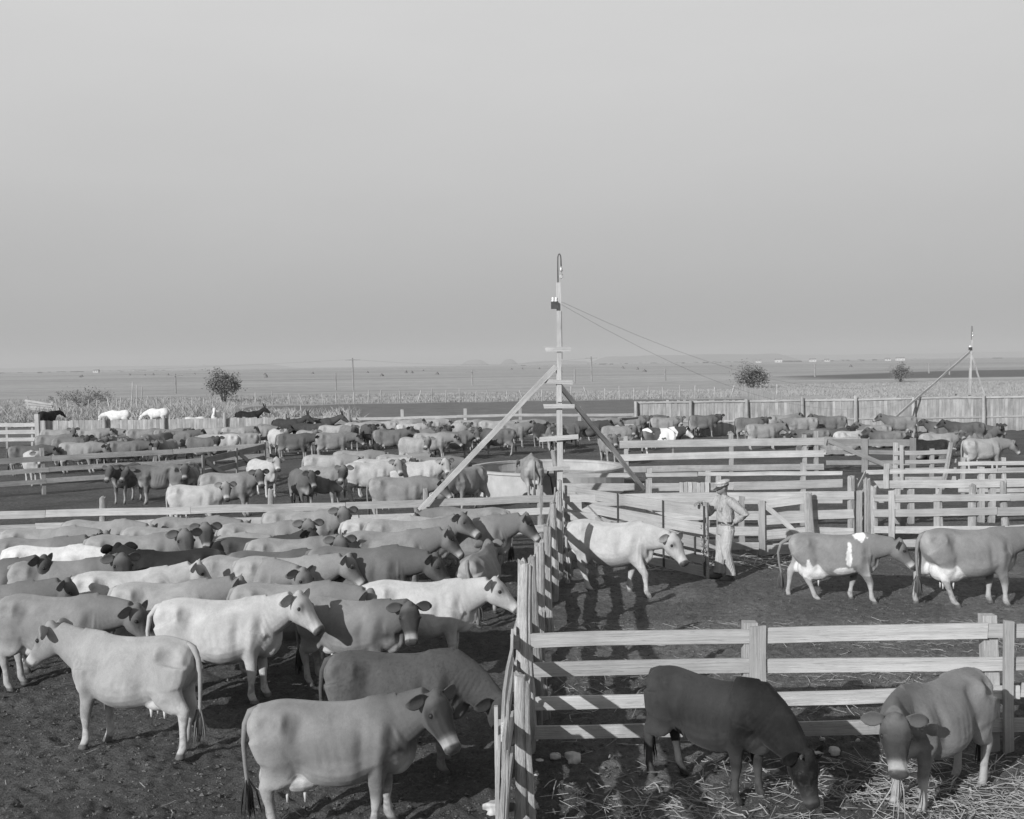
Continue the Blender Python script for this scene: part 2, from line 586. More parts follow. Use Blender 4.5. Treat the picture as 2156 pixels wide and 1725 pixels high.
def log(name, p0, p1, rad, mat, parent, rough=0.12, taper=0.85, n=18, flat=0.9, label=None):
    """a split or round post with an uneven outline, grooves and a broken top"""
    p0, p1 = np.asarray(p0, float), np.asarray(p1, float)
    L = float(np.linalg.norm(p1 - p0))
    k = max(4, int(L / 0.16))
    t = np.arange(n) * 2 * math.pi / n
    ph = rng.uniform(0, 50)
    rings = []
    groove = 1 - 0.13 * rough / 0.12 * (rng.random(n) < 0.13)
    for i in range(k + 1):
        q = i / k
        r_ = rad * (1 + (taper - 1) * q) * groove * (1 + rough * vnoise(np.cos(t) * 1.6 + ph, np.sin(t) * 1.6 + q * L * 1.7, 81) + rough * 0.5 * vnoise(np.cos(t) * 3 + ph, np.sin(t) * 3 + q * L * 6, 82))
        cx, cz = 0.35 * rad * rough / 0.12 * vnoise(np.array([q * L * 1.1 + ph]), np.array([1.0]), 83)[0], 0.3 * rad * vnoise(np.array([q * L * 0.9 + ph]), np.array([9.0]), 84)[0]
        x = np.full(n, L * q)
        if i == k: x = x + rad * 0.6 * rough / 0.12 * vnoise(np.cos(t) * 1.4 + ph, np.sin(t) * 1.4, 85)
        rings.append(np.stack([x, cx + np.cos(t) * r_, cz + np.sin(t) * r_ * flat], 1))
    mb = MB()
    mb.rings(rings)
    o = mb.build(name, mat, None)
    M = frame(p0, p1 - p0, (0, 1, 0.05))
    if parent is not None:
        o.parent = parent
        M = parent.matrix_basis.inverted() @ M
    o.matrix_basis = M
    if label: o["label"] = label
    return o


def thing(name, loc, label, cat, group=None):
    o = empty(name, loc)
    return tag(o, label, cat, group)


def lerp(a, b, q):
    return np.asarray(a, float) * (1 - q) + np.asarray(b, float) * q


def rail_fence(name, A, B, rails, posts, label, group, thick=0.030, post_w=0.10, post_top=1.35, side=-1, mat=M_RAIL, joint=4.4, roundp=False, start=0.0):
    """posts at distances along A-B; rails nailed to one side of the posts, in separate lengths"""
    A, B = np.array([A[0], A[1], 0.0]), np.array([B[0], B[1], 0.0])
    d = (B - A)
    L = np.linalg.norm(d)
    d /= L
    nrm = np.array([d[1], -d[0], 0]) * (-side)      # towards the camera for side = -1
    root = thing(name, tuple(A), label, "fence", group)
    for s in posts:
        tp = post_top + rng.normal(0, 0.05)
        w = post_w
        if isinstance(s, tuple): s, tp = s[0], s[1]
        p = A + d * s
        lean = np.array([rng.normal(0, 0.02), rng.normal(0, 0.02), 0])
        if roundp:
            log("post", p - (0, 0, 0.15), p + (0, 0, tp) + lean, w * 0.58, M_LOG, root, 0.10)
        else:
            plank("post", p - (0, 0, 0.15), p + (0, 0, tp) + lean, w, w * 0.85, M_POST, root, zhint=d)
    off = nrm * (post_w * 0.43 + thick * 0.5 + (0.012 if roundp else 0.002))
    for zc, h in rails:
        s = start
        e0 = rng.normal(0, 0.012)
        while s < L - 0.05:
            e = min(L, s + joint * rng.uniform(0.85, 1.1))
            if L - e < 1.0: e = L
            e1 = rng.normal(0, 0.014)
            plank("rail", A + d * (s + 0.004) + off + (0, 0, zc + e0), A + d * (e - 0.004) + off + (0, 0, zc + e1), h * rng.uniform(0.93, 1.05), thick, mat, root)
            s, e0 = e, e1 + rng.normal(0, 0.01)
    return root


def gx(px, y):
    return (px - CX) / F_PX * y

# ------------------------------------------------------------------ corral fences
# front fence of the near right pen
FY = 11.15
fr = rail_fence("rail_fence", (-0.05, FY), (6.4, FY), [(1.185, 0.158), (0.875, 0.150), (0.55, 0.148), (0.225, 0.148)], [0.10, 2.46, 4.95], 
                "four rail plank fence across the near right pen behind the dark bull", "corral fences", post_w=0.15, post_top=1.30, joint=2.45)
plank("post", (2.475, FY - 0.115, 0.56), (2.475, FY - 0.112, 1.285), 0.165, 0.035, M_RAIL, fr, zhint=(1, 0, 0), label="upright board nailed over the rail joints")
plank("post", (5.03, FY - 0.13, -0.1), (5.03, FY - 0.128, 1.32), 0.10, 0.05, M_RAIL, fr, zhint=(1, 0, 0))
# fence of rough logs running away from the camera to the lamp pole
df = thing("log_post_fence", (0.1, 11.1, 0), "fence of tall split log posts running from the near corner back to the lamp pole", "fence", "corral fences")
LINE = [(0.00, 5.6), (0.02, 8.3), (0.10, 11.1), (0.31, 13.5), (0.50, 15.9), (0.68, 18.3), (0.86, 20.8), (1.00, 23.3)]
for (x, y), (tp, r_) in zip(LINE, [(1.6, 0.07), (1.62, 0.056), (1.97, 0.085), (1.77, 0.075), (1.63, 0.066), (1.65, 0.062), (1.55, 0.06), (1.5, 0.055)]):
    log("post", (x, y, -0.2), (x + rng.normal(0, 0.02), y, tp), r_, M_LOG, df, 0.13, 0.90, 24)
log("post", (0.095, 8.28, -0.1), (0.10, 8.25, 1.58), 0.028, M_LOG, df, 0.2, 0.7)
log("post", (0.235, 11.75, -0.1), (0.20, 11.7, 1.93), 0.055, M_LOG, df, 0.2, 0.8)
log("post", (0.33, 12.3, -0.1), (0.30, 12.3, 1.2), 0.05, M_LOG, df, 0.2, 0.9)
for k in range(len(LINE) - 1):
    (x0, y0), (x1, y1) = LINE[k], LINE[k + 1]
    dx = -0.105
    for zc, h in ((1.22, 0.15), (0.90, 0.15), (0.58, 0.15), (0.26, 0.15)):
        o1, o2 = rng.normal(0, 0.03), rng.normal(0, 0.03)
        st = 0.0 if k % 2 == 0 else -0.026
        plank("rail", (x0 + dx + st, y0 - 0.1, zc + o1), (x1 + dx + st, y1 + 0.1, zc + o2), h, 0.026, M_RAIL, df, wob=0.014)
plank("rail", (0.01 - 0.15, 8.9, 1.02), (-0.16, 6.4, 0.2), 0.12, 0.025, M_RAIL, df, wob=0.01)
plank("post", (-0.17, 8.75, -0.05), (-0.165, 8.72, 1.25), 0.09, 0.03, M_RAIL, df, zhint=(0, 1, 0))
# fence across the cow pens on the left, ending at the pole
rail_fence("rail_fence", (-13.2, 22.05), (0.93, 23.72), [(1.06, 0.165), (0.79, 0.165), (0.42, 0.16)], [1.2, (4.72, 1.37), (8.1, 1.42), (11.4, 1.36), 13.9],
           "plank fence with rough posts between the two left hand cow pens", "corral fences", post_w=0.13, roundp=True, joint=3.3, start=0.0)
# fence further back on the left
rail_fence("rail_fence", (-18.5, 33.2), (-9.0, 40.2), [(1.13, 0.18), (0.77, 0.17), (0.40, 0.17)], [(3.95, 1.5), 7.6, (11.7, 1.32)],
           "three rail fence on the left in front of the far group of cows", "corral fences", post_w=0.12, joint=4.0)
# behind the pole and to the right: far fence
rail_fence("rail_fence", (gx(1303, 38), 38), (gx(1739, 38), 38.3), [(1.15, 0.25), (0.70, 0.25), (0.27, 0.21)], [(0.25, 1.42), (3.92, 1.45), (6.55, 1.38), (6.95, 1.5)],
           "wide board fence in front of the patched cow in the far right pen", "corral fences", post_w=0.14, joint=7.3)
rail_fence("rail_fence", (1.15, 26.4), (gx(1772, 26.4), 26.4), [(1.265, 0.10), (0.99, 0.20), (0.60, 0.17), (0.25, 0.17)], [(2.15, 1.42), (3.55, 1.36), (3.85, 1.3), (5.87, 1.50)],
           "fence with a thin top rail just behind the standing man", "corral fences", post_w=0.12, joint=3.9)
f2r = rail_fence("rail_fence", (gx(1823, 26.4), 26.4), (gx(2200, 26.4), 26.4), [(1.265, 0.11), (0.96, 0.19), (0.60, 0.16), (0.25, 0.16)], [(0.75, 1.0), (1.10, 1.1), (2.8, 1.35), (3.05, 1.28), 4.2],
           "fence with a thin top rail at the far right beyond the corral gate", "corral fences", post_w=0.14, joint=3.6)
plank("rail", (gx(1866, 26.3), 26.28, 0.86), (gx(1867, 26.3), 26.28, 1.46), 0.13, 0.025, M_RAIL, f2r, zhint=(1, 0, 0), label="short upright board nailed across the rails")
rail_fence("rail_fence", (1.18, 22.75), (gx(1797, 22.6), 22.6), [(1.18, 0.17), (0.80, 0.19), (0.44, 0.20), (0.15, 0.16)], [(1.65, 1.55), (3.6, 1.2), (6.0, 1.26), (5.1, 1.2)],
           "four rail fence directly behind the standing man and the open gate", "corral fences", post_w=0.12, joint=3.1)
f3 = rail_fence("rail_fence", (gx(1838, 22.6), 22.6), (gx(2260, 22.6), 22.4), [(1.11, 0.15), (0.81, 0.17), (0.48, 0.16), (0.17, 0.17)], [(0.0, 1.36), 1.35, 2.05, 2.7, 4.0],
                "four rail fence behind the two walking cows on the right", "corral fences", post_w=0.14, roundp=True, joint=2.9)
for px in (1972, 2045, 1876):
    plank("post", (gx(px, 22.5), 22.47, -0.1), (gx(px, 22.5), 22.47, 1.22 + rng.normal(0, 0.03)), 0.125, 0.03, M_RAIL, f3, zhint=(1, 0, 0))
# narrow chute between the two right hand fences
ch = thing("chute_gate", (gx(1792, 22.6), 22.6, 0), "narrow wooden gate between rough posts leading into the corral alley", "gate")
for px, y, tp in ((1790, 22.6, 1.55), (1822, 22.7, 1.50)):
    log("post", (gx(px, y), y, -0.2), (gx(px, y) + 0.03, y, tp), 0.085, M_LOG, ch, 0.14)
plank("upright", (gx(1803, 22.7), 22.75, 0.05), (gx(1803, 22.7), 22.75, 1.5), 0.09, 0.03, M_RAIL, ch, zhint=(1, 0, 0))
for zc in (1.2, 0.9, 0.55, 0.25):
    plank("rail", (gx(1806, 22.8), 22.85, zc), (gx(1822, 26.2), 26.2, zc + rng.normal(0, 0.03)), 0.16, 0.026, M_RAIL, ch)
plank("brace", (gx(1806, 22.8) + 0.04, 22.85, 1.2), (gx(1822, 26) + 0.04, 26.1, 0.25), 0.11, 0.02, M_RAIL, ch)
# small gate with a diagonal board behind the man's right
g2 = thing("plank_gate", (gx(1599, 22.2), 22.28, 0), "short plank gate with a diagonal brace to the right of the man", "gate")
x0, x1 = gx(1597, 22.3), gx(1708, 22.3)
for zc, e in ((1.06, 0.16), (0.73, 0.05), (0.42, 0.07), (0.12, 0.0)):
    plank("board", (x0, 22.36, zc - 0.02), (x1, 22.36, zc + e * 0.6), 0.20, 0.026, M_RAIL, g2)
plank("upright", (x0 + 0.07, 22.31, 0.0), (x0 + 0.07, 22.32, 1.13), 0.125, 0.05, M_RAIL, g2, zhint=(1, 0, 0))
plank("brace", (x0 + 0.10, 22.335, 1.06), (x0 + 0.98, 22.335, 0.24), 0.11, 0.022, M_RAIL, g2)
log("post", (x1 + 0.02, 22.33, -0.2), (x1 - 0.05, 22.33, 1.27), 0.105, M_LOG, g2, 0.06, 0.8, flat=0.55)
# nailed panel and feed box behind the open gate
pn = thing("wooden_screen", (gx(1430, 26.2), 26.3, 0), "panel of upright boards nailed on the fence left of the man's cap", "panel")
for k in range(7):
    plank("board", (gx(1434, 26.25) + k * 0.103, 26.27, 0.82 + rng.normal(0, 0.006)), (gx(1434, 26.25) + k * 0.103, 26.27, 1.09 + rng.normal(0, 0.01)), 0.098, 0.02, M_RAIL, pn, zhint=(1, 0, 0))
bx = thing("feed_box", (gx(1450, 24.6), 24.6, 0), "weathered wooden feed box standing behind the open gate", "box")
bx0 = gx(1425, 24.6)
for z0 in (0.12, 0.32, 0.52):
    plank("board", (bx0, 24.5, z0), (bx0 + 0.62, 24.5, z0), 0.19, 0.025, M_DARK_SHADED_WOOD, bx)
    plank("board", (bx0, 25.1, z0), (bx0 + 0.62, 25.1, z0), 0.19, 0.025, M_DARK_SHADED_WOOD, bx)
    plank("board", (bx0 + 0.012, 24.52, z0), (bx0 + 0.012, 25.08, z0), 0.19, 0.022, M_DARK_SHADED_WOOD, bx)
    plank("board", (bx0 + 0.608, 24.52, z0), (bx0 + 0.608, 25.08, z0), 0.19, 0.022, M_DARK_SHADED_WOOD, bx)
# gate in the far fence on the right, its shade put into the board colour
g3 = thing("far_gate", (gx(1742, 38), 38.4, 0), "dark shaded wooden gate with a diagonal brace at the end of the far fence", "gate")
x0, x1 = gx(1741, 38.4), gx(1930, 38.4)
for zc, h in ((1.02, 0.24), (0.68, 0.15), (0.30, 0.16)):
    plank("board", (x0, 38.45, zc + 0.06), (x1, 38.45, zc), h, 0.03, M_DARK_SHADED_WOOD, g3)
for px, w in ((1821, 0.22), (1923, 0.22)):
    plank("upright", (gx(px, 38.4), 38.40, 0.0), (gx(px, 38.4), 38.40, 1.2), w, 0.03, M_DARK_SHADED_WOOD, g3, zhint=(1, 0, 0))
plank("brace", (x0 + 0.05, 38.37, 1.15), (x1 - 0.6, 38.37, 0.05), 0.16, 0.028, M_DARK_SHADED_WOOD, g3)
# fence pieces beyond, far right
f5 = rail_fence("rail_fence", (gx(1880, 33.5), 33.5), (gx(2015, 33.5), 33.6), [(1.10, 0.14), (0.82, 0.12), (0.56, 0.13), (0.28, 0.13)], [(0.08, 1.42), (1.22, 1.2), (1.78, 1.15)],
                "low rail fence with a leaning post below the black lying cow", "corral fences", post_w=0.12, joint=2.2)
log("post", (gx(1983, 33.3), 33.3, -0.1), (gx(2004, 33.3), 33.3, 1.40), 0.085, M_LOG, f5, 0.10, 0.8, label="split post leaning to the right")
plank("post", (gx(1898, 33.4), 33.36, -0.1), (gx(1898, 33.4), 33.36, 1.35), 0.11, 0.03, M_RAIL, f5, zhint=(1, 0, 0))
rail_fence("rail_fence", (gx(2017, 31.0), 31.0), (gx(2240, 31), 30.8), [(0.98, 0.12), (0.80, 0.11), (0.50, 0.12), (0.22, 0.12)], [(0.15, 1.15), (1.3, 1.15), 2.4],
           "low rail fence under the pale cow at the right edge", "corral fences", post_w=0.11, joint=3.0)

# ------------------------------------------------------------------ the big open gate
og = thing("open_gate", (1.12, 23.6, 0), "big five board gate with iron straps swung open from the lamp pole", "gate")
GA, GB = np.array([1.10, 23.55, 0.0]), np.array([3.56, 19.95, 0.0])
gd = (GB - GA) / np.linalg.norm(GB - GA)
gl = np.linalg.norm(GB - GA)
gn = np.array([gd[1], -gd[0], 0.0])
if gn[1] > 0: gn = -gn
for k, (za, zb) in enumerate(((1.26, 1.24), (0.98, 0.92), (0.69, 0.62), (0.42, 0.36), (0.19, 0.12))):
    plank("board", GA + (0, 0, za), GB + (0, 0, zb), 0.225 if k < 3 else 0.19, 0.026, M_GATE, og, wob=0.008)
for s, zt in ((0.42, 1.36), (0.73, 1.34), (0.985, 1.34)):
    p = GA + gd * gl * s + gn * 0.022
    plank("strap", p + (0, 0, 0.06), p + (0, 0, zt), 0.05, 0.012, M_METAL, og, zhint=gd, wob=0.002)
p = GA + gd * gl * 0.985 - gn * 0.03
plank("upright", p + (0, 0, 0.0), p + (0, 0, 1.40), 0.10, 0.05, M_DARK_SHADED_WOOD, og, zhint=gd)
p = GA + gd * gl * 0.93 + gn * 0.03
plank("strap", p + (0, 0, 0.42), p + (0, 0, 0.74), 0.04, 0.012, M_METAL, og, zhint=gd, wob=0.001)
plank("brace_wire", GA + gd * 0.45 + gn * 0.03 + (0, 0, 1.24), GA + gd * 1.55 + gn * 0.03 + (0, 0, 0.62), 0.03, 0.012, M_DARK_SHADED_WOOD, og, zhint=gd, wob=0.001)
cm = MB()
cp = GA + gd * gl * 0.985 + gn * 0.045
for k in range(16):
    q = k / 15
    z = 0.86 - 0.50 * math.sin(q * math.pi) ** 0.8 if k < 15 else 0.8
    c = cp + gd * (-0.07 + 0.14 * q) + (0, 0, 0.95 - 0.62 * math.sin(q * math.pi) ** 0.7)
    t = np.arange(9) * 2 * math.pi / 8
    ax, ay = (np.array([0, 0, 1.0]), gd) if k % 2 else (np.array([0, 0, 1.0]), gn)
    cm.tube([c + 0.032 * math.cos(q2) * ax + 0.016 * math.sin(q2) * ay for q2 in t], 0.006, 5)
ch_o = cm.build("chain", M_PALEMETAL, None, smooth=True)
ch_o.parent = og
ch_o.matrix_parent_inverse = og.matrix_basis.inverted()

# gate on the left, swung towards the far cows, shaded side painted dark
lg = thing("swung_gate", (-9.75, 34.2, 0), "dark shaded board gate with diagonals standing open beside the left rail fence", "gate")
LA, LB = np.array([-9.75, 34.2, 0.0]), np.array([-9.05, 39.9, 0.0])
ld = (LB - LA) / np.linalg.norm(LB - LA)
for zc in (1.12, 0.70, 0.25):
    plank("board", LA + (0, 0, zc), LB + (0, 0, zc + 0.02), 0.20, 0.03, M_DARK_SHADED_WOOD, lg)
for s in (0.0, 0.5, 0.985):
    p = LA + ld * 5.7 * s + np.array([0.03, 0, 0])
    plank("upright", p, p + (0, 0, 1.3), 0.16, 0.03, M_DARK_SHADED_WOOD, lg, zhint=ld)
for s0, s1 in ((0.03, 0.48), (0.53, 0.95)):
    plank("brace", LA + ld * 5.7 * s0 + (0.06, 0, 1.08), LA + ld * 5.7 * s1 + (0.06, 0, 0.15), 0.15, 0.026, M_DARK_SHADED_WOOD, lg)


# ------------------------------------------------------------------ lamp poles
def lamp_pole(base, top_z, lean, label, crossbars, braces, lamp_h, lod=1.0):
    b = np.asarray(base, float)
    root = thing("lamp_pole", tuple(b), label, "lamp pole")
    tip = b + np.array([lean, 0, top_z])
    seg = lerp(b, tip, 0.68)
    plank("post", b - (0, 0, 0.2), seg, 0.128, 0.10, M_RAIL, root, zhint=(1, 0, 0), wob=0.003)
    plank("post", lerp(b, tip, 0.55) + (0, -0.07, 0), tip + (0, -0.07, 0), 0.105, 0.04, M_RAIL, root, zhint=(1, 0, 0), wob=0.003)
    for dx0, dx1, z0, z1, h in crossbars:
        c = lerp(b, tip, (z0 / top_z))
        plank("crossbar", (b[0] + dx0, b[1] - 0.105, z0), (b[0] + dx1, b[1] - 0.105, z1), h, 0.025, M_RAIL, root, wob=0.004)
    for pa, pb, w in braces:
        plank("brace", pa, pb, w, 0.045, M_RAIL, root, wob=0.01)
    r_ = 0.013
    mb = MB()
    x, y, z = tip + (-0.01, -0.04, -0.12)
    pts = [(x, y, z), (x, y, z + lamp_h * 0.72)]
    for k in range(1, 9):
        a = math.pi * k / 8
        pts.append((x + 0.035 - 0.035 * math.cos(a), y, z + lamp_h * 0.86 + 0.12 * math.sin(a)))
    pts.append((x + 0.072, y, z + lamp_h * 0.62))
    mb.tube(pts, r_, 8)
    def fix(o, par=None):
        o.parent = par or root
        if par is None: o.matrix_parent_inverse = root.matrix_basis.inverted()
        return o
    pipe = fix(mb.build("gooseneck_pipe", M_METAL, None, smooth=True))
    mb = MB()
    sx, sz = x + 0.072, z + lamp_h * 0.62
    mb.tube([(sx, y, sz + 0.02), (sx, y, sz - 0.02), (sx, y, sz - 0.06), (sx, y, sz - 0.075)], [0.018, 0.030, 0.032, 0.045], 10)
    fix(mb.build("lamp_socket", M_PALEMETAL, None, smooth=True), pipe)
    mb = MB()
    mb.tube([(sx, y, sz - 0.08), (sx, y, sz - 0.12), (sx, y, sz - 0.16), (sx, y, sz - 0.21), (sx, y, sz - 0.24), (sx, y, sz - 0.25)], [0.018, 0.022, 0.042, 0.046, 0.028, 0.006], 12)
    gm_, gt, gb = new_mat("bulb_glass", 0.05, 0.5)
    gb.inputs["Transmission Weight"].default_value = 0.75
    gb.inputs["Base Color"].default_value = (0.85, 0.85, 0.85, 1)
    fix(mb.build("bulb", gm_, None, smooth=True), pipe)
    # insulator block with two white knobs
    iz = top_z - 0.42
    mb = MB()
    mb.box((b[0] + lean - 0.17, y - 0.12, iz - 0.15), (b[0] + lean - 0.02, y + 0.0, iz))
    blk_ = fix(mb.build("insulator_block", M_METAL, None))
    for kx in (-0.13, -0.06):
        mb = MB()
        mb.tube([(b[0] + lean + kx, y - 0.06, iz + 0.003), (b[0] + lean + kx, y - 0.06, iz + 0.03), (b[0] + lean + kx, y - 0.06, iz + 0.05), (b[0] + lean + kx, y - 0.06, iz + 0.09), (b[0] + lean + kx, y - 0.06, iz + 0.10)], [0.03, 0.03, 0.018, 0.026, 0.01], 10)
        fix(mb.build("insulator", plain("porcelain", 0.75, 0.3, 0.5), None, smooth=True), blk_)
    mb = MB()
    mb.tube([(b[0] + lean * 0.9 + 0.06, b[1] - 0.04, iz - 0.2 - 0.13 * k) for k in range(9)] , 0.006, 5)
    fix(mb.build("drop_wire", M_WIRE, None))
    return root, np.array([b[0] + lean + 0.06, b[1] - 0.08, iz])


PX, PY = 1.02, 23.85
pz = lambda py: CAM_H - (py - 766) * PY / F_PX
dx_ = lambda px: (px - 1177) / F_PX * PY
main_pole, w0 = lamp_pole((PX, PY, 0), pz(597), 0.03,
    "tall wooden lamp pole with crossbar steps and bare bulb between the corrals",
    [(dx_(1151), dx_(1204), pz(736), pz(736), 0.11), (dx_(1144), dx_(1207), pz(802), pz(806), 0.095), (dx_(1146), dx_(1210), pz(855), pz(856), 0.10),
     (dx_(1134), dx_(1217), pz(925), pz(920), 0.11), (dx_(1150), dx_(1198), pz(987), pz(986), 0.09)],
    [((PX - 0.05, PY - 0.07, pz(772)), (gx(880, 23.2), 23.1, 0.92), 0.12), ((PX + 0.05, PY + 0.09, pz(815)), (gx(1354, 26.2), 26.2, 0.95), 0.12)], 0.72)
FPY = 62.0
zf = lambda py: CAM_H - (py - 752.5) * FPY / F_PX
fx = gx(2041, FPY)
far_pole, w1 = lamp_pole((fx, FPY, 0), zf(716), 0.12, "distant wooden lamp pole rising behind the long board fence at the right", 
    [(-0.9, 0.75, zf(831), zf(830), 0.10)],
    [((fx, FPY - 0.06, zf(742)), (gx(1886, 57), 57.0, zf(872) + 0.15), 0.13), ((fx + 0.1, FPY + 0.1, zf(738)), (gx(2096, 60), 60.0, 0.3), 0.10)], 0.9)


def wire(name, a, b, sag, r, label, group=None, n=24):
    mb = MB()
    pts = [lerp(a, b, k / n) - np.array([0, 0, sag * 4 * (k / n) * (1 - k / n)]) for k in range(n + 1)]
    mb.tube(pts, r, 4)
    return tag(mb.build(name, M_WIRE), label, "wire", group)


wire("power_wire", w0, w1 + (0, 0, 0), 2.1, 0.003, "upper sagging wire from the near lamp pole to the far lamp pole")
wire("power_wire", w0 + (0.0, 0, -0.06), w1 + (0.1, 0, -0.25), 2.75, 0.003, "lower sagging wire from the near lamp pole to the far lamp pole")

# ------------------------------------------------------------------ water tank
TC, TR, TH = np.array([gx(1150, 34.5), 34.5, 0.0]), 2.42, 0.76
M_CONC = plain("whitewashed_concrete", 0.36, 0.9, 0.1, nscale=2.5, amt=0.18)
tk = thing("water_tank", tuple(TC), "round concrete water tank behind the tall lamp pole", "tank")
t = np.arange(64) * 2 * math.pi / 64
ringf = lambda r_, z: np.stack([np.cos(t) * r_, np.sin(t) * r_, np.full(64, z)], 1)
mb = MB()
mb.rings([ringf(TR - 0.13, 0.05), ringf(TR - 0.13, TH - 0.07), ringf(TR, TH - 0.07), ringf(TR + 0.01, 0.3), ringf(TR + 0.01, -0.1)], cap=False)
mb.build("tank_wall", M_CONC, tk, smooth=False)
mb = MB()
mb.rings([ringf(TR - 0.15, TH - 0.069), ringf(TR - 0.15, TH), ringf(TR + 0.05, TH), ringf(TR + 0.05, TH - 0.069), ringf(TR - 0.15, TH - 0.069)], cap=False)
mb.build("tank_rim", M_CONC, tk)
wm, wt, wb = new_mat("tank_water", 0.06, 0.5)
wb.inputs["Base Color"].default_value = grey(0.05)
nn_ = noise_node(wt, N(wt, "ShaderNodeTexCoord").outputs["Object"], 3.0, 3)
bump(wt, wb, nn_.outputs["Fac"], 0.1, 0.02)
mb = MB()
mb.add(ringf(TR - 0.131, 0.42), [tuple(range(64))])
mb.build("tank_water", wm, tk)
log("tank_post", TC + (0.32, -2.62, -0.1), TC + (0.10, -2.60, 1.45), 0.085, M_LOG, tk, 0.08)
mb = MB()
mb.tube([TC + (0.05, -2.72, 0.95), TC + (-0.05, -2.78, 0.9), TC + (-0.07, -2.76, 0.78), TC + (0.02, -2.72, 0.7), TC + (0.1, -2.7, 0.1)], 0.03, 8)
po = mb.build("tank_pipe", M_METAL, None, smooth=True)
po.parent = tk
po.matrix_parent_inverse = tk.matrix_basis.inverted()


# ------------------------------------------------------------------ board fences at the back of the yard
def board_mesh(w, h, seed):
    mb = MB()
    r2 = np.random.default_rng(seed)
    ring = []
    for k in range(4):
        x = h * k / 3
        ring.append(np.array([(x + (r2.normal(0, 0.012) if k == 3 else 0), 0.011, -w / 2), (x, -0.011, -w / 2), (x, -0.011, w / 2), (x + (r2.normal(0, 0.012) if k == 3 else 0), 0.011, w / 2)]) + (0, r2.normal(0, 0.003), r2.normal(0, 0.002)))
    mb.rings(ring)
    return mb.mesh("fence_board", M_FENCEBOARD)


def board_fence(A, B, h, label, posts, w=0.15, post_top=0.12, caprail=True, midrail=True, gap=0.006):
    A, B = np.array([A[0], A[1], 0.0]), np.array([B[0], B[1], 0.0])
    d = B - A
    L = np.linalg.norm(d)
    d /= L
    root = thing("board_fence", tuple(A), label, "fence", "board fences behind the pens")
    variants = [board_mesh(w, h, 100 + k) for k in range(6)]
    n = int(L / w)
    for k in range(n):
        o = link("board", variants[rng.integers(6)])
        p = A + d * (k + 0.5) * w
        M = frame(p + np.array([0, rng.normal(0, 0.004), 0.02 + rng.normal(0, 0.012)]), (rng.normal(0, 0.004), rng.normal(0, 0.004), 1), d)
        sc_ = Matrix.Diagonal((1 + rng.normal(0, 0.012), 1, 1 - gap / w + rng.normal(0, 0.01), 1))
        o.parent = root
        o.matrix_basis = root.matrix_basis.inverted() @ M @ sc_
    nrm = np.array([d[1], -d[0], 0])
    if nrm[1] > 0: nrm = -nrm
    k = 0.0
    while k < L - 0.1:
        e = min(L, k + 4.8)
        if caprail: plank("rail", A + d * (k + 0.003) + nrm * 0.04 + (0, 0, h - 0.03), A + d * (e - 0.003) + nrm * 0.04 + (0, 0, h - 0.03), 0.10, 0.045, M_RAIL, root)
        if midrail: plank("rail", A + d * (k + 0.003) + nrm * 0.035 + (0, 0, h * 0.42), A + d * (e - 0.003) + nrm * 0.035 + (0, 0, h * 0.42), 0.09, 0.035, M_RAIL, root)
        k = e
    for s in posts:
        p = A + d * s + nrm * 0.15
        log("post", p - (0, 0, 0.2), p + (0, 0, h + post_top * rng.uniform(0.3, 1.6)), 0.10, M_LOG, root, 0.07)
    return root


x_of = lambda px, y: gx(px, y)
L0 = x_of(1335, 58.5)
board_fence((L0, 58.5), (x_of(2200, 58.5), 58.8), 1.86, "long tall fence of upright boards behind the far right cows", [x_of(p, 58.5) - L0 for p in (1338, 1454, 1573, 1690, 1803, 1925, 2075)], w=0.155)
L0 = x_of(80, 57.0)
board_fence((L0, 57.0), (x_of(738, 57.0), 57.0), 1.38, "low fence of upright boards in front of the horses at the left", [x_of(p, 57) - L0 for p in (221, 345, 474, 601, 736)], w=0.15, post_top=0.25, caprail=False)
tall = thing("yard_post", (x_of(77, 56.5), 56.5, 0), "tall square post at the left end of the low board fence", "post")
plank("shaft", (x_of(77, 56.5), 56.5, -0.1), (x_of(77, 56.5), 56.5, 1.78), 0.22, 0.2, M_POST, tall, zhint=(1, 0, 0))
rail_fence("rail_fence", (x_of(-60, 57), 57), (x_of(74, 57), 57), [(1.22, 0.22), (0.85, 0.22), (0.45, 0.2)], [0.2, 1.8, 3.1], "short pale rail fence at the far left edge", "corral fences", post_w=0.12)
rail_fence("rail_fence", (x_of(740, 57), 57), (x_of(1334, 57.5), 57.5), [(1.28, 0.14), (0.70, 0.14), (0.32, 0.14)],
           [(x_of(p, 57) - x_of(740, 57), 1.72) for p in (846, 979, 1096, 1221)], "long rail fence behind the middle group of cows", "corral fences", post_w=0.17, joint=5.0)
bm = MB()                                   # fence running away towards the field: its boards are under a pixel wide
for k in range(150):
    q = k / 150
    p = lerp((x_of(1562, 118), 118, 0), (x_of(1775, 59), 59.3, 0), q)
    w2 = 0.21
    bm.box((p[0] - 0.03, p[1] - w2, 0), (p[0] + 0.0, p[1] + w2 - 0.02, 1.25 + rng.normal(0, 0.03)))
bo = thing("board_fence", (x_of(1562, 118), 118, 0), "board fence running back towards the bush in the field", "fence", "board fences behind the pens")
b2 = bm.build("board", M_FENCEBOARD, None)
b2["kind"] = "stuff"
b2.parent = bo
b2.matrix_parent_inverse = bo.matrix_basis.inverted()

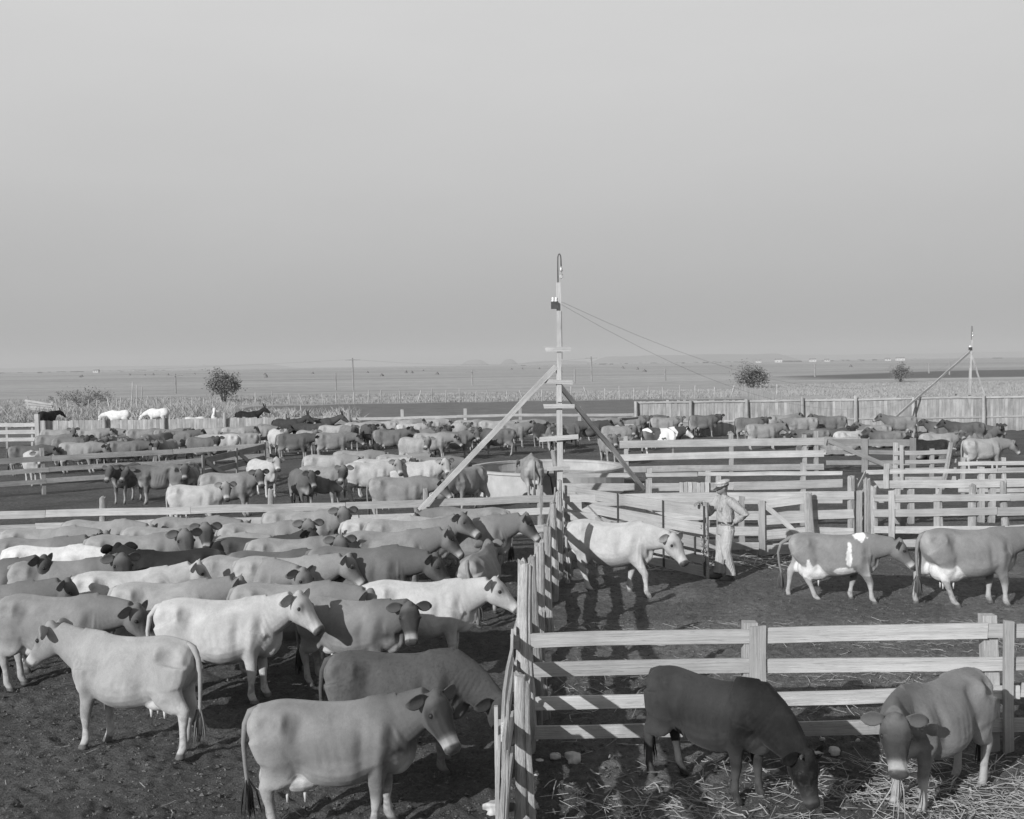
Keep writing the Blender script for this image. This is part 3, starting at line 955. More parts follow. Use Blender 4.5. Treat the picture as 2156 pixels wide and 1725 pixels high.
# wire fence along the edge of the field
wf = thing("wire_fence", (-27, 116, 0), "thin post and wire fence along the edge of the dry field", "fence")
px = 538.0
while px < 1650:
    y = 117.0 + rng.normal(0, 0.3)
    x = x_of(px, y)
    lean = rng.normal(0, 0.06)
    if rng.random() < 0.12: lean = rng.choice([-0.5, 0.45])
    log("post", (x, y, -0.1), (x + lean, y, rng.uniform(1.15, 1.55)), 0.065, M_LOG, wf, 0.08, 0.9, n=8)
    px += rng.uniform(28, 40)
for z in (0.4, 0.8, 1.15):
    mb = MB()
    mb.tube([(x_of(538, 117), 117, z), (x_of(1100, 117), 117, z - 0.05), (x_of(1650, 117), 117, z)], 0.006, 4)
    o = mb.build("fence_wire", M_WIRE, None)
    o.parent = wf
    o.matrix_parent_inverse = wf.matrix_basis.inverted()
sf = thing("stake_fence", (-40, 97, 0), "row of crooked pale stakes above the stalk pile at the left", "fence")
for pxs, pyt, pyb, ln in ((59, 835, 856, 0), (117, 837, 855, 0.2), (187, 842, 855, -.1), (255, 838, 858, -.15), (280, 805, 853, -.2), (289, 812, 840, -.1), (301, 815, 856, -.3), (310, 846, 860, 0.1), (322, 838, 855, .4), (312, 834, 856, -.3), (237, 843, 858, -.1), (246, 840, 858, -.1), (204, 843, 858, 0), (225, 836, 850, .35), (346, 838, 856, 0), (360, 835, 858, 0), (405, 838, 856, 0), (330, 835, 856, .1), (141, 842, 856, .1), (265, 843, 858, -.2), (386, 836, 852, .1), (430, 837, 856, 0)):
    y = 104.0
    hz = 783 - (pxs - 41) * 0.0151
    zt = CAM_H - (pyt - hz) * y / F_PX
    x = x_of(pxs, y)
    log("stake", (x + ln, y, -0.1), (x, y, zt), 0.075, M_LOG, sf, 0.08, 0.7, n=8)
mb = MB()
o = thing("board_pile", (x_of(50, 100), 100, 0), "long pale boards propped on posts at the far left edge", "boards")
for k in range(4):
    plank("board", (x_of(52, 100), 100 + 0.1 * k, 1.35 - 0.28 * k), (x_of(108, 100), 100 + 0.1 * k, 0.95 - 0.2 * k), 0.2, 0.03, M_RAIL, o)
for pxx in (53, 72, 105):
    plank("leg", (x_of(pxx, 100), 100.55, -0.05), (x_of(pxx, 100), 100.55, 1.2), 0.14, 0.1, M_POST, o, zhint=(1, 0, 0))


# ------------------------------------------------------------------ telegraph poles, far houses, stacks, trees
def tele(px, yt, yb, label, arm=False):
    hz = 767 - (px - CX) * math.tan(ROLL)
    y = 9200.0 / (yb - hz)
    h = (yb - yt) * y / F_PX
    root = thing("telegraph_pole", (x_of(px, y), y, 0), label, "pole", "telegraph poles in the field")
    x = x_of(px, y)
    log("shaft", (x, y, -0.3), (x - 0.01 * h, y, h), 0.0008 * y, M_DARK_SHADED_WOOD, root, 0.05, 0.8, n=8)
    if arm:
        plank("cross_arm", (x - 1.3, y - 0.2, h - 0.35), (x + 1.3, y - 0.2, h - 0.35), 0.14, 0.1, M_DARK_SHADED_WOOD, root)
    return np.array([x, y - 0.2, h - 0.25])


tp = {}
for px, yt, yb, ar, lb in ((371, 787, 828, True, "short telegraph pole left of the lone tree"), (744.7, 754, 821, True, "tallest telegraph pole left of the lamp pole"),
                           (708, 785, 821, False, "thin pole just left of the tallest telegraph pole"), (995.5, 780, 811, True, "telegraph pole between the brace and the field posts"),
                           (1246.5, 751, 803, True, "tall telegraph pole right of the lamp pole"), (1211, 775, 807, False, "thin pole beside the lamp pole brace"),
                           (1401.5, 776, 801, False, "thin telegraph pole in the field left of the bush"), (1717, 767, 793, False, "thin telegraph pole right of the bush"),
                           (1957, 766, 786, False, "small far pole beside the far right bush"), (2000, 762, 789, False, "far pole just left of the far lamp pole")):
    tp[px] = tele(px, yt, yb, lb, ar)
far_l = tp[744.7] + np.array([-150.0, 40, 0])
wire("telegraph_wire", tp[744.7], tp[1246.5], 1.2, 0.009, "telegraph wire between the two tall field poles")
wire("telegraph_wire", far_l, tp[744.7], 1.5, 0.009, "telegraph wire running out of the left edge")

M_WHITEWALL = plain("white_house_paint", 0.5, nscale=0.5, amt=0.08)
M_ROOF = plain("grey_roof", 0.22, nscale=0.5)
M_PANE = plain("dark_pane", 0.05, 0.3, 0.5)
for px, pyb, w, h, lb in ((1640, 766, 11, 4.5, "white farmhouse right of the field bush"), (1598, 767, 8, 3.2, "small low house above the field bush"), (1712, 762, 10, 4, "white house above the right hand bush"),
                          (1742, 761, 7, 3, "small pale shed right of the white house"), (1896, 759, 14, 4, "long pale barn near the right edge of the plain"), (205, 786, 9, 3.5, "tiny white house on the left horizon"), (1870, 760, 8, 3, "small pale house left of the long barn")):
    y = 1900.0
    hs = thing("far_house", (x_of(px, y), y, 0), lb, "house", "white houses on the plain")
    mb = MB(); mb.box((-w / 2, -4, -1), (w / 2, 4, h)); mb.build("wall", M_WHITEWALL, hs)
    mb = MB()
    mb.add([(-w / 2 - .4, -4.4, h), (w / 2 + .4, -4.4, h), (w / 2 + .4, 4.4, h), (-w / 2 - .4, 4.4, h), (-w / 2 - .4, 0, h + 2.4), (w / 2 + .4, 0, h + 2.4)], [(0, 1, 5, 4), (2, 3, 4, 5), (0, 4, 3), (1, 2, 5), (3, 2, 1, 0)])
    mb.build("roof", M_ROOF, hs)
    for wx in (-w * 0.25, w * 0.25):
        mb = MB(); mb.box((wx - 0.5, -4.06, 1.2), (wx + 0.5, -4.003, 2.6)); mb.build("window", M_PANE, hs)

M_SHOCK = plain("fodder_shock", 0.15, nscale=1.5)
for k in range(34):
    y = rng.uniform(430, 900)
    x = rng.uniform(-0.42, 0.16) * y
    if k > 26: x = rng.uniform(0.0, 0.35) * y
    mb = MB()
    t8 = np.arange(9) * 2 * math.pi / 9
    mb.rings([np.stack([np.cos(t8) * r_ * (1 + 0.15 * rng.normal(size=9)), np.sin(t8) * r_, np.full(9, z)], 1) for r_, z in ((1.0, -0.1), (0.75, 0.8), (0.35, 1.6), (0.12, 1.9))])
    o = mb.build("fodder_shock", M_SHOCK)
    o.location = (x, y, -0.05)
    o.scale = (0.9, 0.9, rng.uniform(0.55, 0.85))
    tag(o, "small dark fodder shock standing out in the dry field", "haystack", "fodder shocks in the field")
mb = MB()
for k in range(240):
    y = rng.uniform(2300, 5600)
    u0 = rng.uniform(-0.5, 0.5)
    if vnoise(np.array([u0 * 9.0]), np.array([y / 900]), 44)[0] < -0.1: continue
    x = u0 * y
    s = rng.uniform(1.2, 4.0)
    mb.ball((x, y, s * 0.2), (s * rng.uniform(0.8, 5.0), s, s * 0.5), 8, 5)
tag(mb.build("distant_trees", plain("far_foliage", 0.10, nscale=0.05), smooth=True), kind="stuff")
M_LEAF = plain("leaf", 0.16, 0.7, 0.2, nscale=3.0, amt=0.5)
M_BARK = plain("bark", 0.10, nscale=6)


def tree(name, px, yt, yb, wpx, label, n_clumps=42, leaves=70, squat=1.0, base=0.12):
    hz = 767 - (px - CX) * math.tan(ROLL)
    y = 9200.0 / (yb - hz)
    H = (yb - yt) * y / F_PX
    W = wpx * y / F_PX
    root = thing(name, (x_of(px, y), y, 0), label, "tree" if name.endswith("tree") else "bush")
    tb = MB()
    lf = MB()
    for k in range(9):
        a = rng.uniform(0, 2 * math.pi)
        tipp = np.array([math.cos(a) * W * 0.33 * rng.uniform(0.3, 1), math.sin(a) * W * 0.33 * rng.uniform(0.3, 1), H * rng.uniform(0.6, 0.95)])
        b0 = np.array([math.cos(a) * 0.10, math.sin(a) * 0.1, -0.1])
        tb.tube([b0, lerp(b0, tipp, 0.4) + (0, 0, H * 0.06), tipp], [0.055 * H / 3, 0.035 * H / 3, 0.01], 6)
    LV, LF = [], []
    for k in range(n_clumps):
        while True:
            p = rng.uniform(-1, 1, 3)
            if np.linalg.norm(p) < 1: break
        p = p / max(np.linalg.norm(p), 0.3) * rng.uniform(0.35, 1.0)
        az = math.atan2(p[1], p[0])
        p *= 0.80 + 0.24 * vnoise(np.array([math.cos(az) * 1.3 + px]), np.array([p[2] * 1.6 + math.sin(az)]), 66)[0]
        c = np.array([p[0] * W * 0.50, p[1] * W * 0.50, H * (base + (1 - base) * (0.5 + 0.44 * p[2]))])
        rr = 0.12 * min(W, 1.5 * H) * rng.uniform(0.35, 1.45)
        nl = int(leaves * rng.uniform(0.6, 1.3))
        q = rng.normal(0, 1, (nl, 3)) * rr * 0.75 + c
        s = 0.030 * min(W, 1.5 * H) * rng.uniform(0.5, 1.2, nl)
        for i in range(nl):
            a, b = rng.normal(size=3), rng.normal(size=3)
            a /= np.linalg.norm(a)
            b = np.cross(a, b); b /= np.linalg.norm(b)
            v = [q[i] - a * s[i], q[i] + b * s[i] * 0.45, q[i] + a * s[i], q[i] - b * s[i] * 0.45]
            m = len(LV) * 4
            LV.append(v)
            LF.append((m, m + 1, m + 2, m + 3))
    lf.add(np.concatenate(LV), LF)
    tb.build("trunk", M_BARK, root, smooth=True)
    lf.build("crown", M_LEAF, root)


tree("field_tree", 472, 777, 847, 86, "bushy lone tree standing beyond the horses at the left", 52, 80, base=0.10)
tree("field_bush", 172, 816, 857, 185, "wide low leafless looking bush at the far left", 52, 44, base=0.0)
tree("field_bush", 1584, 767, 819, 80, "dense rounded bush in the field behind the board fence", 50, 85, base=0.02)
tree("field_bush", 1897, 766, 804, 54, "smaller dark bush in the field at the right", 46, 60, base=0.02)

# ------------------------------------------------------------------ dry stalks, weeds, straw
M_STALK = plain("dry_stalk", 0.36, nscale=0.7, amt=0.35)
M_WEED = plain("dry_weed", 0.30, nscale=0.25, amt=0.2)
M_STRAW = plain("straw", 0.29, nscale=9, amt=0.4)


def blades(name, pts, h, w, lean, mat, tilt_bias=(0, 0)):
    n = len(pts)
    a = rng.uniform(0, 2 * math.pi, n)
    hh = h * rng.uniform(0.5, 1.15, n)
    dx, dy = rng.normal(0, lean, n) * hh + tilt_bias[0] * hh, rng.normal(0, lean, n) * hh + tilt_bias[1] * hh
    wx, wy = np.cos(a) * w / 2, np.sin(a) * w / 2
    x, y, z = pts[:, 0], pts[:, 1], pts[:, 2]
    v = np.stack([np.stack([x - wx, y - wy, z], 1), np.stack([x + wx, y + wy, z], 1),
                  np.stack([x + dx * 0.5 + wx * 0.8, y + dy * 0.5 + wy * 0.8, z + hh * 0.62], 1), np.stack([x + dx + 0 * wx, y + dy, z + hh], 1),
                  np.stack([x + dx * 0.5 - wx * 0.8, y + dy * 0.5 - wy * 0.8, z + hh * 0.62], 1)], 1).reshape(-1, 3)
    k = np.arange(n) * 5
    f = np.stack([k, k + 1, k + 2, k + 3, k + 4], 1)
    me = bpy.data.meshes.new(name)
    me.from_pydata(v.tolist(), [], f.tolist())
    me.materials.append(mat)
    return tag(link(name, me), kind="stuff")


def scatter(n, px0, px1, y0, y1, zf=None):
    y = rng.uniform(y0, y1, n)
    x = (rng.uniform(px0, px1, n) - CX) / F_PX * y
    return np.stack([x, y, np.zeros(n) - 0.03], 1)


p = scatter(16000, -90, 500, 78, 90)
p[:, 2] = np.clip(0.75 * np.sin((p[:, 1] - 78) / 12 * math.pi), 0, 1) * rng.uniform(0, 1, len(p)) * (0.75 + 0.25 * vnoise(p[:, 0] / 3, p[:, 1] / 3, 61))
blades("stalk_pile", p, 0.8, 0.045, 0.5, M_STALK)
p = np.concatenate([scatter(2600, 532, 618, 70, 76), scatter(900, 688, 740, 66, 72), scatter(700, 500, 760, 74, 80)])
p[:, 2] = rng.uniform(0, 0.75, len(p)) * smooth01(np.abs(p[:, 1] - 68), -1, 3)
blades("stalk_pile", p, 0.6, 0.045, 0.55, M_STALK)
p = np.concatenate([scatter(15000, 480, 1660, 118, 150), scatter(7000, -80, 500, 98, 150), scatter(14000, 1560, 2260, 121, 175), scatter(16000, 1740, 2260, 62, 122)])
blades("dry_weeds", p, 0.36, 0.06, 0.55, M_WEED)


def straw(name, n, region, lmin, lmax, w):
    mb_v, mb_f = [], []
    k = 0
    while k < n:
        x, y = region()
        l = rng.uniform(lmin, lmax)
        a = rng.uniform(0, math.pi)
        el = rng.normal(0, 0.16)
        d = np.array([math.cos(a), math.sin(a), el])
        s = np.array([-math.sin(a), math.cos(a), 0]) * w * rng.uniform(0.6, 1.6)
        c = np.array([x, y, gz(x, y) + 0.012 + abs(rng.normal(0, 0.022))])
        b = d * l / 2
        mid = c + np.array([0, 0, rng.normal(0, 0.012)]) + s * rng.normal(0, 1.0)
        up = np.array([0, 0, w * 0.9])
        i = len(mb_v) * 9
        mb_v.append(np.array([c - b - s, c - b + s, c - b + up, mid - s, mid + s, mid + up, c + b - s, c + b + s, c + b + up]))
        for q in (0, 3):
            mb_f += [(i + q, i + q + 3, i + q + 5, i + q + 2), (i + q + 2, i + q + 5, i + q + 4, i + q + 1), (i + q + 1, i + q + 4, i + q + 3, i + q)]
        k += 1
    me = bpy.data.meshes.new(name)
    me.from_pydata(np.concatenate(mb_v).tolist(), [], mb_f)
    me.materials.append(M_STRAW)
    return tag(link(name, me), kind="stuff")


def reg_near():
    while True:
        x, y = rng.uniform(0.3, 5.6), rng.uniform(7.2, 10.9)
        if rng.random() < (0.30 + 0.7 * float(smooth01(np.array([x]), 0.8, 2.6)[0])) * (1.0 if y < 10.2 else 0.35) * (0.45 + 0.55 * (vnoise(np.array([x * 1.3]), np.array([y * 1.5]), 91)[0] > -0.2)):
            return x, y


def reg_mid():
    while True:
        x, y = rng.uniform(0.5, 8.0), rng.uniform(11.3, 16.5)
        if rng.random() < 0.75 * (0.3 + 0.7 * (vnoise(np.array([x * 0.9]), np.array([y * 0.9]), 92)[0] > 0.0)): return x, y


straw("straw_litter", 3000, reg_near, 0.08, 0.38, 0.0030)
straw("straw_litter", 650, reg_near, 0.06, 0.24, 0.0065)
straw("straw_litter", 900, reg_mid, 0.05, 0.30, 0.0035)
straw("straw_litter", 260, lambda: (rng.uniform(2.6, 6.5), rng.uniform(20.8, 22.4)), 0.1, 0.45, 0.008)
straw("straw_litter", 60, lambda: (rng.uniform(-5.5, -0.3), rng.uniform(8.5, 18)), 0.05, 0.16, 0.003)


def rock_obj(px, py, wpx, label, squash=0.75, v=0.38):
    y = at_z(px, py)[1]
    w = wpx * y / F_PX / 2
    mb = MB()
    mb.ball((0, 0, 0), 1, 16, 12)
    vv = mb.v[0]
    n_ = 1 + 0.42 * vnoise(vv[:, 0] * 1.4 + px, vv[:, 1] * 1.4 + vv[:, 2] * 1.3, 95) + 0.14 * vnoise(vv[:, 0] * 5 + px, vv[:, 1] * 5 + vv[:, 2] * 4, 96)
    mb.v[0] = np.clip(vv * n_[:, None], (-0.9, -0.85, -0.8), (0.85, 0.9, 0.72)) * (w, w * 0.8, w * squash)
    o = mb.build("rock", M_ROCK, smooth=True)
    o.location = (x_of(px, y), y, w * squash * 0.7)
    tag(o, label, "rock", "pale rocks by the fence")
    return o


M_ROCK = plain("pale_rock", 0.42, 0.9, 0.1, nscale=14, amt=0.3)
rock_obj(1197, 1606, 39, "largest rounded pale rock at the foot of the near fence", 0.72)
rock_obj(1160, 1597, 27, "medium pale rock left of the largest rock", 0.6)
rock_obj(1126, 1607, 19, "small pale rock beside the log post", 0.6)
rock_obj(1119, 1636, 12, "tiny pale stone nearest the log post")
rock_obj(1755, 1588, 28, "white rock seen behind the dark bull's hind leg", 0.7)
rock_obj(1730, 1560, 13, "small stone under the bottom rail behind the bull")
rock_obj(1806, 1562, 12, "small stone under the bottom rail between the bull and the calf")
rock_obj(1030, 1712, 62, "broad pale stone at the bottom beside the near post", 0.6)
nc = 24000
cy = 7.2 + 15 * rng.random(nc) ** 1.7
cx_ = rng.uniform(-0.56, 0.56, nc) * cy
cs = np.exp(rng.normal(math.log(0.0095), 0.40, nc))
octa = np.array([(1, 0, 0), (0, 1, 0), (-1, 0, 0), (0, -1, 0), (0, 0, 1), (0, 0, -1)], float)
cv = octa[None] * (1 + rng.uniform(-0.35, 0.35, (nc, 6, 1))) * cs[:, None, None] * np.array([1.2, 1.0, 0.8])
ca = rng.uniform(0, math.pi, nc)
cv = np.stack([cv[..., 0] * np.cos(ca)[:, None] - cv[..., 1] * np.sin(ca)[:, None], cv[..., 0] * np.sin(ca)[:, None] + cv[..., 1] * np.cos(ca)[:, None], cv[..., 2]], 2)
cv += np.stack([cx_, cy, ground_height(cx_, cy) + cs * 0.35], 1)[:, None, :]
of = np.array([(0, 1, 4), (1, 2, 4), (2, 3, 4), (3, 0, 4), (1, 0, 5), (2, 1, 5), (3, 2, 5), (0, 3, 5)])
cf = (of[None] + (np.arange(nc) * 6)[:, None, None]).reshape(-1, 3)
cmesh = bpy.data.meshes.new("dirt_clods")
cmesh.from_pydata(cv.reshape(-1, 3).tolist(), [], cf.tolist())
cmesh.materials.append(plain("clod", 0.10, nscale=9, amt=0.55))
tag(link("dirt_clods", cmesh), kind="stuff")

# ------------------------------------------------------------------ cattle, horses and mules
def coat_material():
    m, t, b = new_mat("animal_coat", 0.72, 0.12)
    info = N(t, "ShaderNodeObjectInfo")
    sep = N(t, "ShaderNodeSeparateColor")
    t.links.new(info.outputs["Color"], sep.inputs[0])
    tone, dark, white = sep.outputs[0], sep.outputs[1], sep.outputs[2]
    patch = info.outputs["Alpha"]
    at = N(t, "ShaderNodeAttribute", attribute_name="marks")
    ms = N(t, "ShaderNodeSeparateColor")
    t.links.new(at.outputs["Color"], ms.inputs[0])
    pts, wht, blk = ms.outputs[0], ms.outputs[1], ms.outputs[2]
    tc = N(t, "ShaderNodeTexCoord")
    off = N(t, "ShaderNodeVectorMath", operation='ADD')
    cmb = N(t, "ShaderNodeCombineXYZ")
    t.links.new(math_node(t, 'MULTIPLY', info.outputs["Random"], 50.0), cmb.inputs[0])
    t.links.new(tc.outputs["Object"], off.inputs[0])
    t.links.new(cmb.outputs[0], off.inputs[1])
    v = off.outputs[0]
    mott = noise_node(t, v, 3.6, 6, 0.68, 0.6)
    hair = noise_node(t, mapping(t, v, (45, 50, 34)), 1.0, 5, 0.7, 1.0)
    pn = noise_node(t, v, 1.75, 3, 0.5, 0.6)
    k = math_node(t, 'MULTIPLY', pts, dark)
    k = math_node(t, 'MINIMUM', math_node(t, 'MULTIPLY', k, mix_f(t, mott.outputs["Fac"], 0.6, 1.4)), 1.0)
    base = mix_f(t, k, tone, math_node(t, 'MULTIPLY', tone, 0.20))
    base = math_node(t, 'MULTIPLY', base, ramp(t, mott.outputs["Fac"], [(0.30, 0.78), (0.52, 0.98), (0.68, 1.12)]))
    w = math_node(t, 'MULTIPLY', wht, white)
    base = mix_f(t, w, base, mix_f(t, mott.outputs["Fac"], 0.58, 0.72))
    pm = N(t, "ShaderNodeMapRange")
    t.links.new(pn.outputs["Fac"], pm.inputs[0])
    lo_ = math_node(t, 'SUBTRACT', 0.655, math_node(t, 'MULTIPLY', patch, 0.15))
    t.links.new(lo_, pm.inputs[1])
    t.links.new(math_node(t, 'ADD', lo_, 0.018), pm.inputs[2])
    base = mix_f(t, math_node(t, 'MULTIPLY', pm.outputs[0], math_node(t, 'GREATER_THAN', patch, 0.02)), base, 0.62)
    base = mix_f(t, blk, base, 0.025)
    base = math_node(t, 'MULTIPLY', base, ramp(t, hair.outputs["Fac"], [(0.3, 0.90), (0.7, 1.07)]))
    spz = N(t, "ShaderNodeSeparateXYZ")
    t.links.new(tc.outputs["Object"], spz.inputs[0])
    low = N(t, "ShaderNodeMapRange")
    t.links.new(spz.outputs[2], low.inputs[0])
    low.inputs[1].default_value, low.inputs[2].default_value, low.inputs[3].default_value, low.inputs[4].default_value = 0.12, 0.75, 1.0, 0.12
    dn = noise_node(t, v, 7.5, 6, 0.7, 0.8)
    dm = ramp(t, dn.outputs["Fac"], [(0.50, 0.0), (0.64, 1.0)])
    base = mix_f(t, math_node(t, 'MULTIPLY', math_node(t, 'MULTIPLY', dm, low.outputs[0]), 0.55), base, 0.075)
    t.links.new(base, b.inputs["Base Color"])
    rr = mix_f(t, blk, 0.72, 0.25)
    t.links.new(rr, b.inputs["Roughness"])
    h = math_node(t, 'ADD', math_node(t, 'MULTIPLY', hair.outputs["Fac"], 0.6), mott.outputs["Fac"])
    bump(t, b, h, 0.45, 0.012)
    b.inputs["Sheen Weight"].default_value = 0.06
    b.inputs["Sheen Roughness"].default_value = 0.4
    return m


M_COAT = coat_material()

#            x     top   bottom  half-width  narrowness at the top
COW_TORSO = [(-0.785, 1.04, 0.92, 0.085, 0.00), (-0.74, 1.115, 0.82, 0.150, 0.00), (-0.63, 1.160, 0.66, 0.210, 0.05),
             (-0.46, 1.188, 0.575, 0.248, 0.03), (-0.32, 1.178, 0.505, 0.252, 0.16), (-0.16, 1.160, 0.455, 0.285, 0.34),
             (0.00, 1.152, 0.435, 0.305, 0.40), (0.18, 1.158, 0.445, 0.292, 0.42), (0.34, 1.188, 0.495, 0.245, 0.42),
             (0.46, 1.192, 0.525, 0.215, 0.42), (0.57, 1.150, 0.560, 0.178, 0.30), (0.66, 1.07, 0.64, 0.115, 0.1)]
MULE_TORSO = [(-0.74, 1.20, 1.02, 0.10, 0.00), (-0.68, 1.32, 0.92, 0.19, 0.00), (-0.56, 1.41, 0.86, 0.25, 0.00),
              (-0.42, 1.440, 0.83, 0.270, 0.00), (-0.26, 1.425, 0.80, 0.270, 0.05), (-0.08, 1.385, 0.75, 0.285, 0.10),
              (0.10, 1.375, 0.72, 0.285, 0.14), (0.26, 1.410, 0.73, 0.265, 0.22), (0.40, 1.435, 0.76, 0.235, 0.30),
              (0.52, 1.39, 0.80, 0.215, 0.25), (0.62, 1.30, 0.86, 0.170, 0.15), (0.69, 1.20, 0.95, 0.09, 0.1)]
COW_HEAD = [(-0.06, 0.05, -0.06, 0.065), (-0.02, 0.112, -0.105, 0.100), (0.05, 0.134, -0.160, 0.122), (0.11, 0.132, -0.184, 0.136),
            (0.17, 0.115, -0.178, 0.132), (0.24, 0.094, -0.148, 0.110), (0.31, 0.079, -0.117, 0.092), (0.37, 0.070, -0.095, 0.082),
            (0.42, 0.064, -0.081, 0.081), (0.46, 0.060, -0.075, 0.086), (0.49, 0.048, -0.066, 0.080), (0.508, 0.010, -0.04, 0.048)]
MULE_HEAD = [(-0.05, 0.04, -0.06, 0.05), (0.0, 0.085, -0.11, 0.085), (0.08, 0.095, -0.160, 0.098), (0.16, 0.095, -0.170, 0.105),
             (0.26, 0.080, -0.135, 0.085), (0.36, 0.068, -0.098, 0.068), (0.46, 0.060, -0.080, 0.060), (0.53, 0.056, -0.080, 0.062),
             (0.585, 0.035, -0.066, 0.052), (0.60, 0.0, -0.04, 0.025)]


def vec(yaw, pitch):
    a, b = math.radians(yaw), math.radians(pitch)
    return np.array([math.cos(a) * math.cos(b), math.sin(a) * math.cos(b), math.sin(b)])


def interp_table(tab, xs):
    tab = np.asarray(tab, float)
    out = [xs]
    # smooth (Catmull-Rom like) interpolation through cubic Hermite
    X = tab[:, 0]
    for c in range(1, tab.shape[1]):
        Y = tab[:, c]
        d = np.gradient(Y, X)
        i = np.clip(np.searchsorted(X, xs) - 1, 0, len(X) - 2)
        h = X[i + 1] - X[i]
        s = (xs - X[i]) / h
        out.append((2 * s**3 - 3 * s**2 + 1) * Y[i] + (s**3 - 2 * s**2 + s) * h * d[i] + (-2 * s**3 + 3 * s**2) * Y[i + 1] + (s**3 - s**2) * h * d[i + 1])
    return np.stack(out, 1)


def leg_pose(pts, swing, bend, kj):
    """swing a leg about its top and bend it below joint kj, keeping the hoof on the ground"""
    P = [np.array(p, float) for p in pts]
    top = P[0].copy()

    def rot(p, c, a):
        s, co = math.sin(a), math.cos(a)
        d = p - c
        return c + np.array([d[0] * co - d[2] * s, d[1], d[0] * s + d[2] * co])
    a = math.radians(swing)
    for i in range(1, len(P)):
        P[i] = rot(P[i], top, a)
    c = P[kj].copy()
    for i in range(kj + 1, len(P)):
        P[i] = rot(P[i], c, math.radians(bend))
    lift = P[-1][2]
    if lift != 0 and abs(bend) < 45:
        k = top[2] / (top[2] - lift)
        for i in range(1, len(P)):
            P[i][2] = top[2] + (P[i][2] - top[2]) * k
            if kj < i: pass
    return P


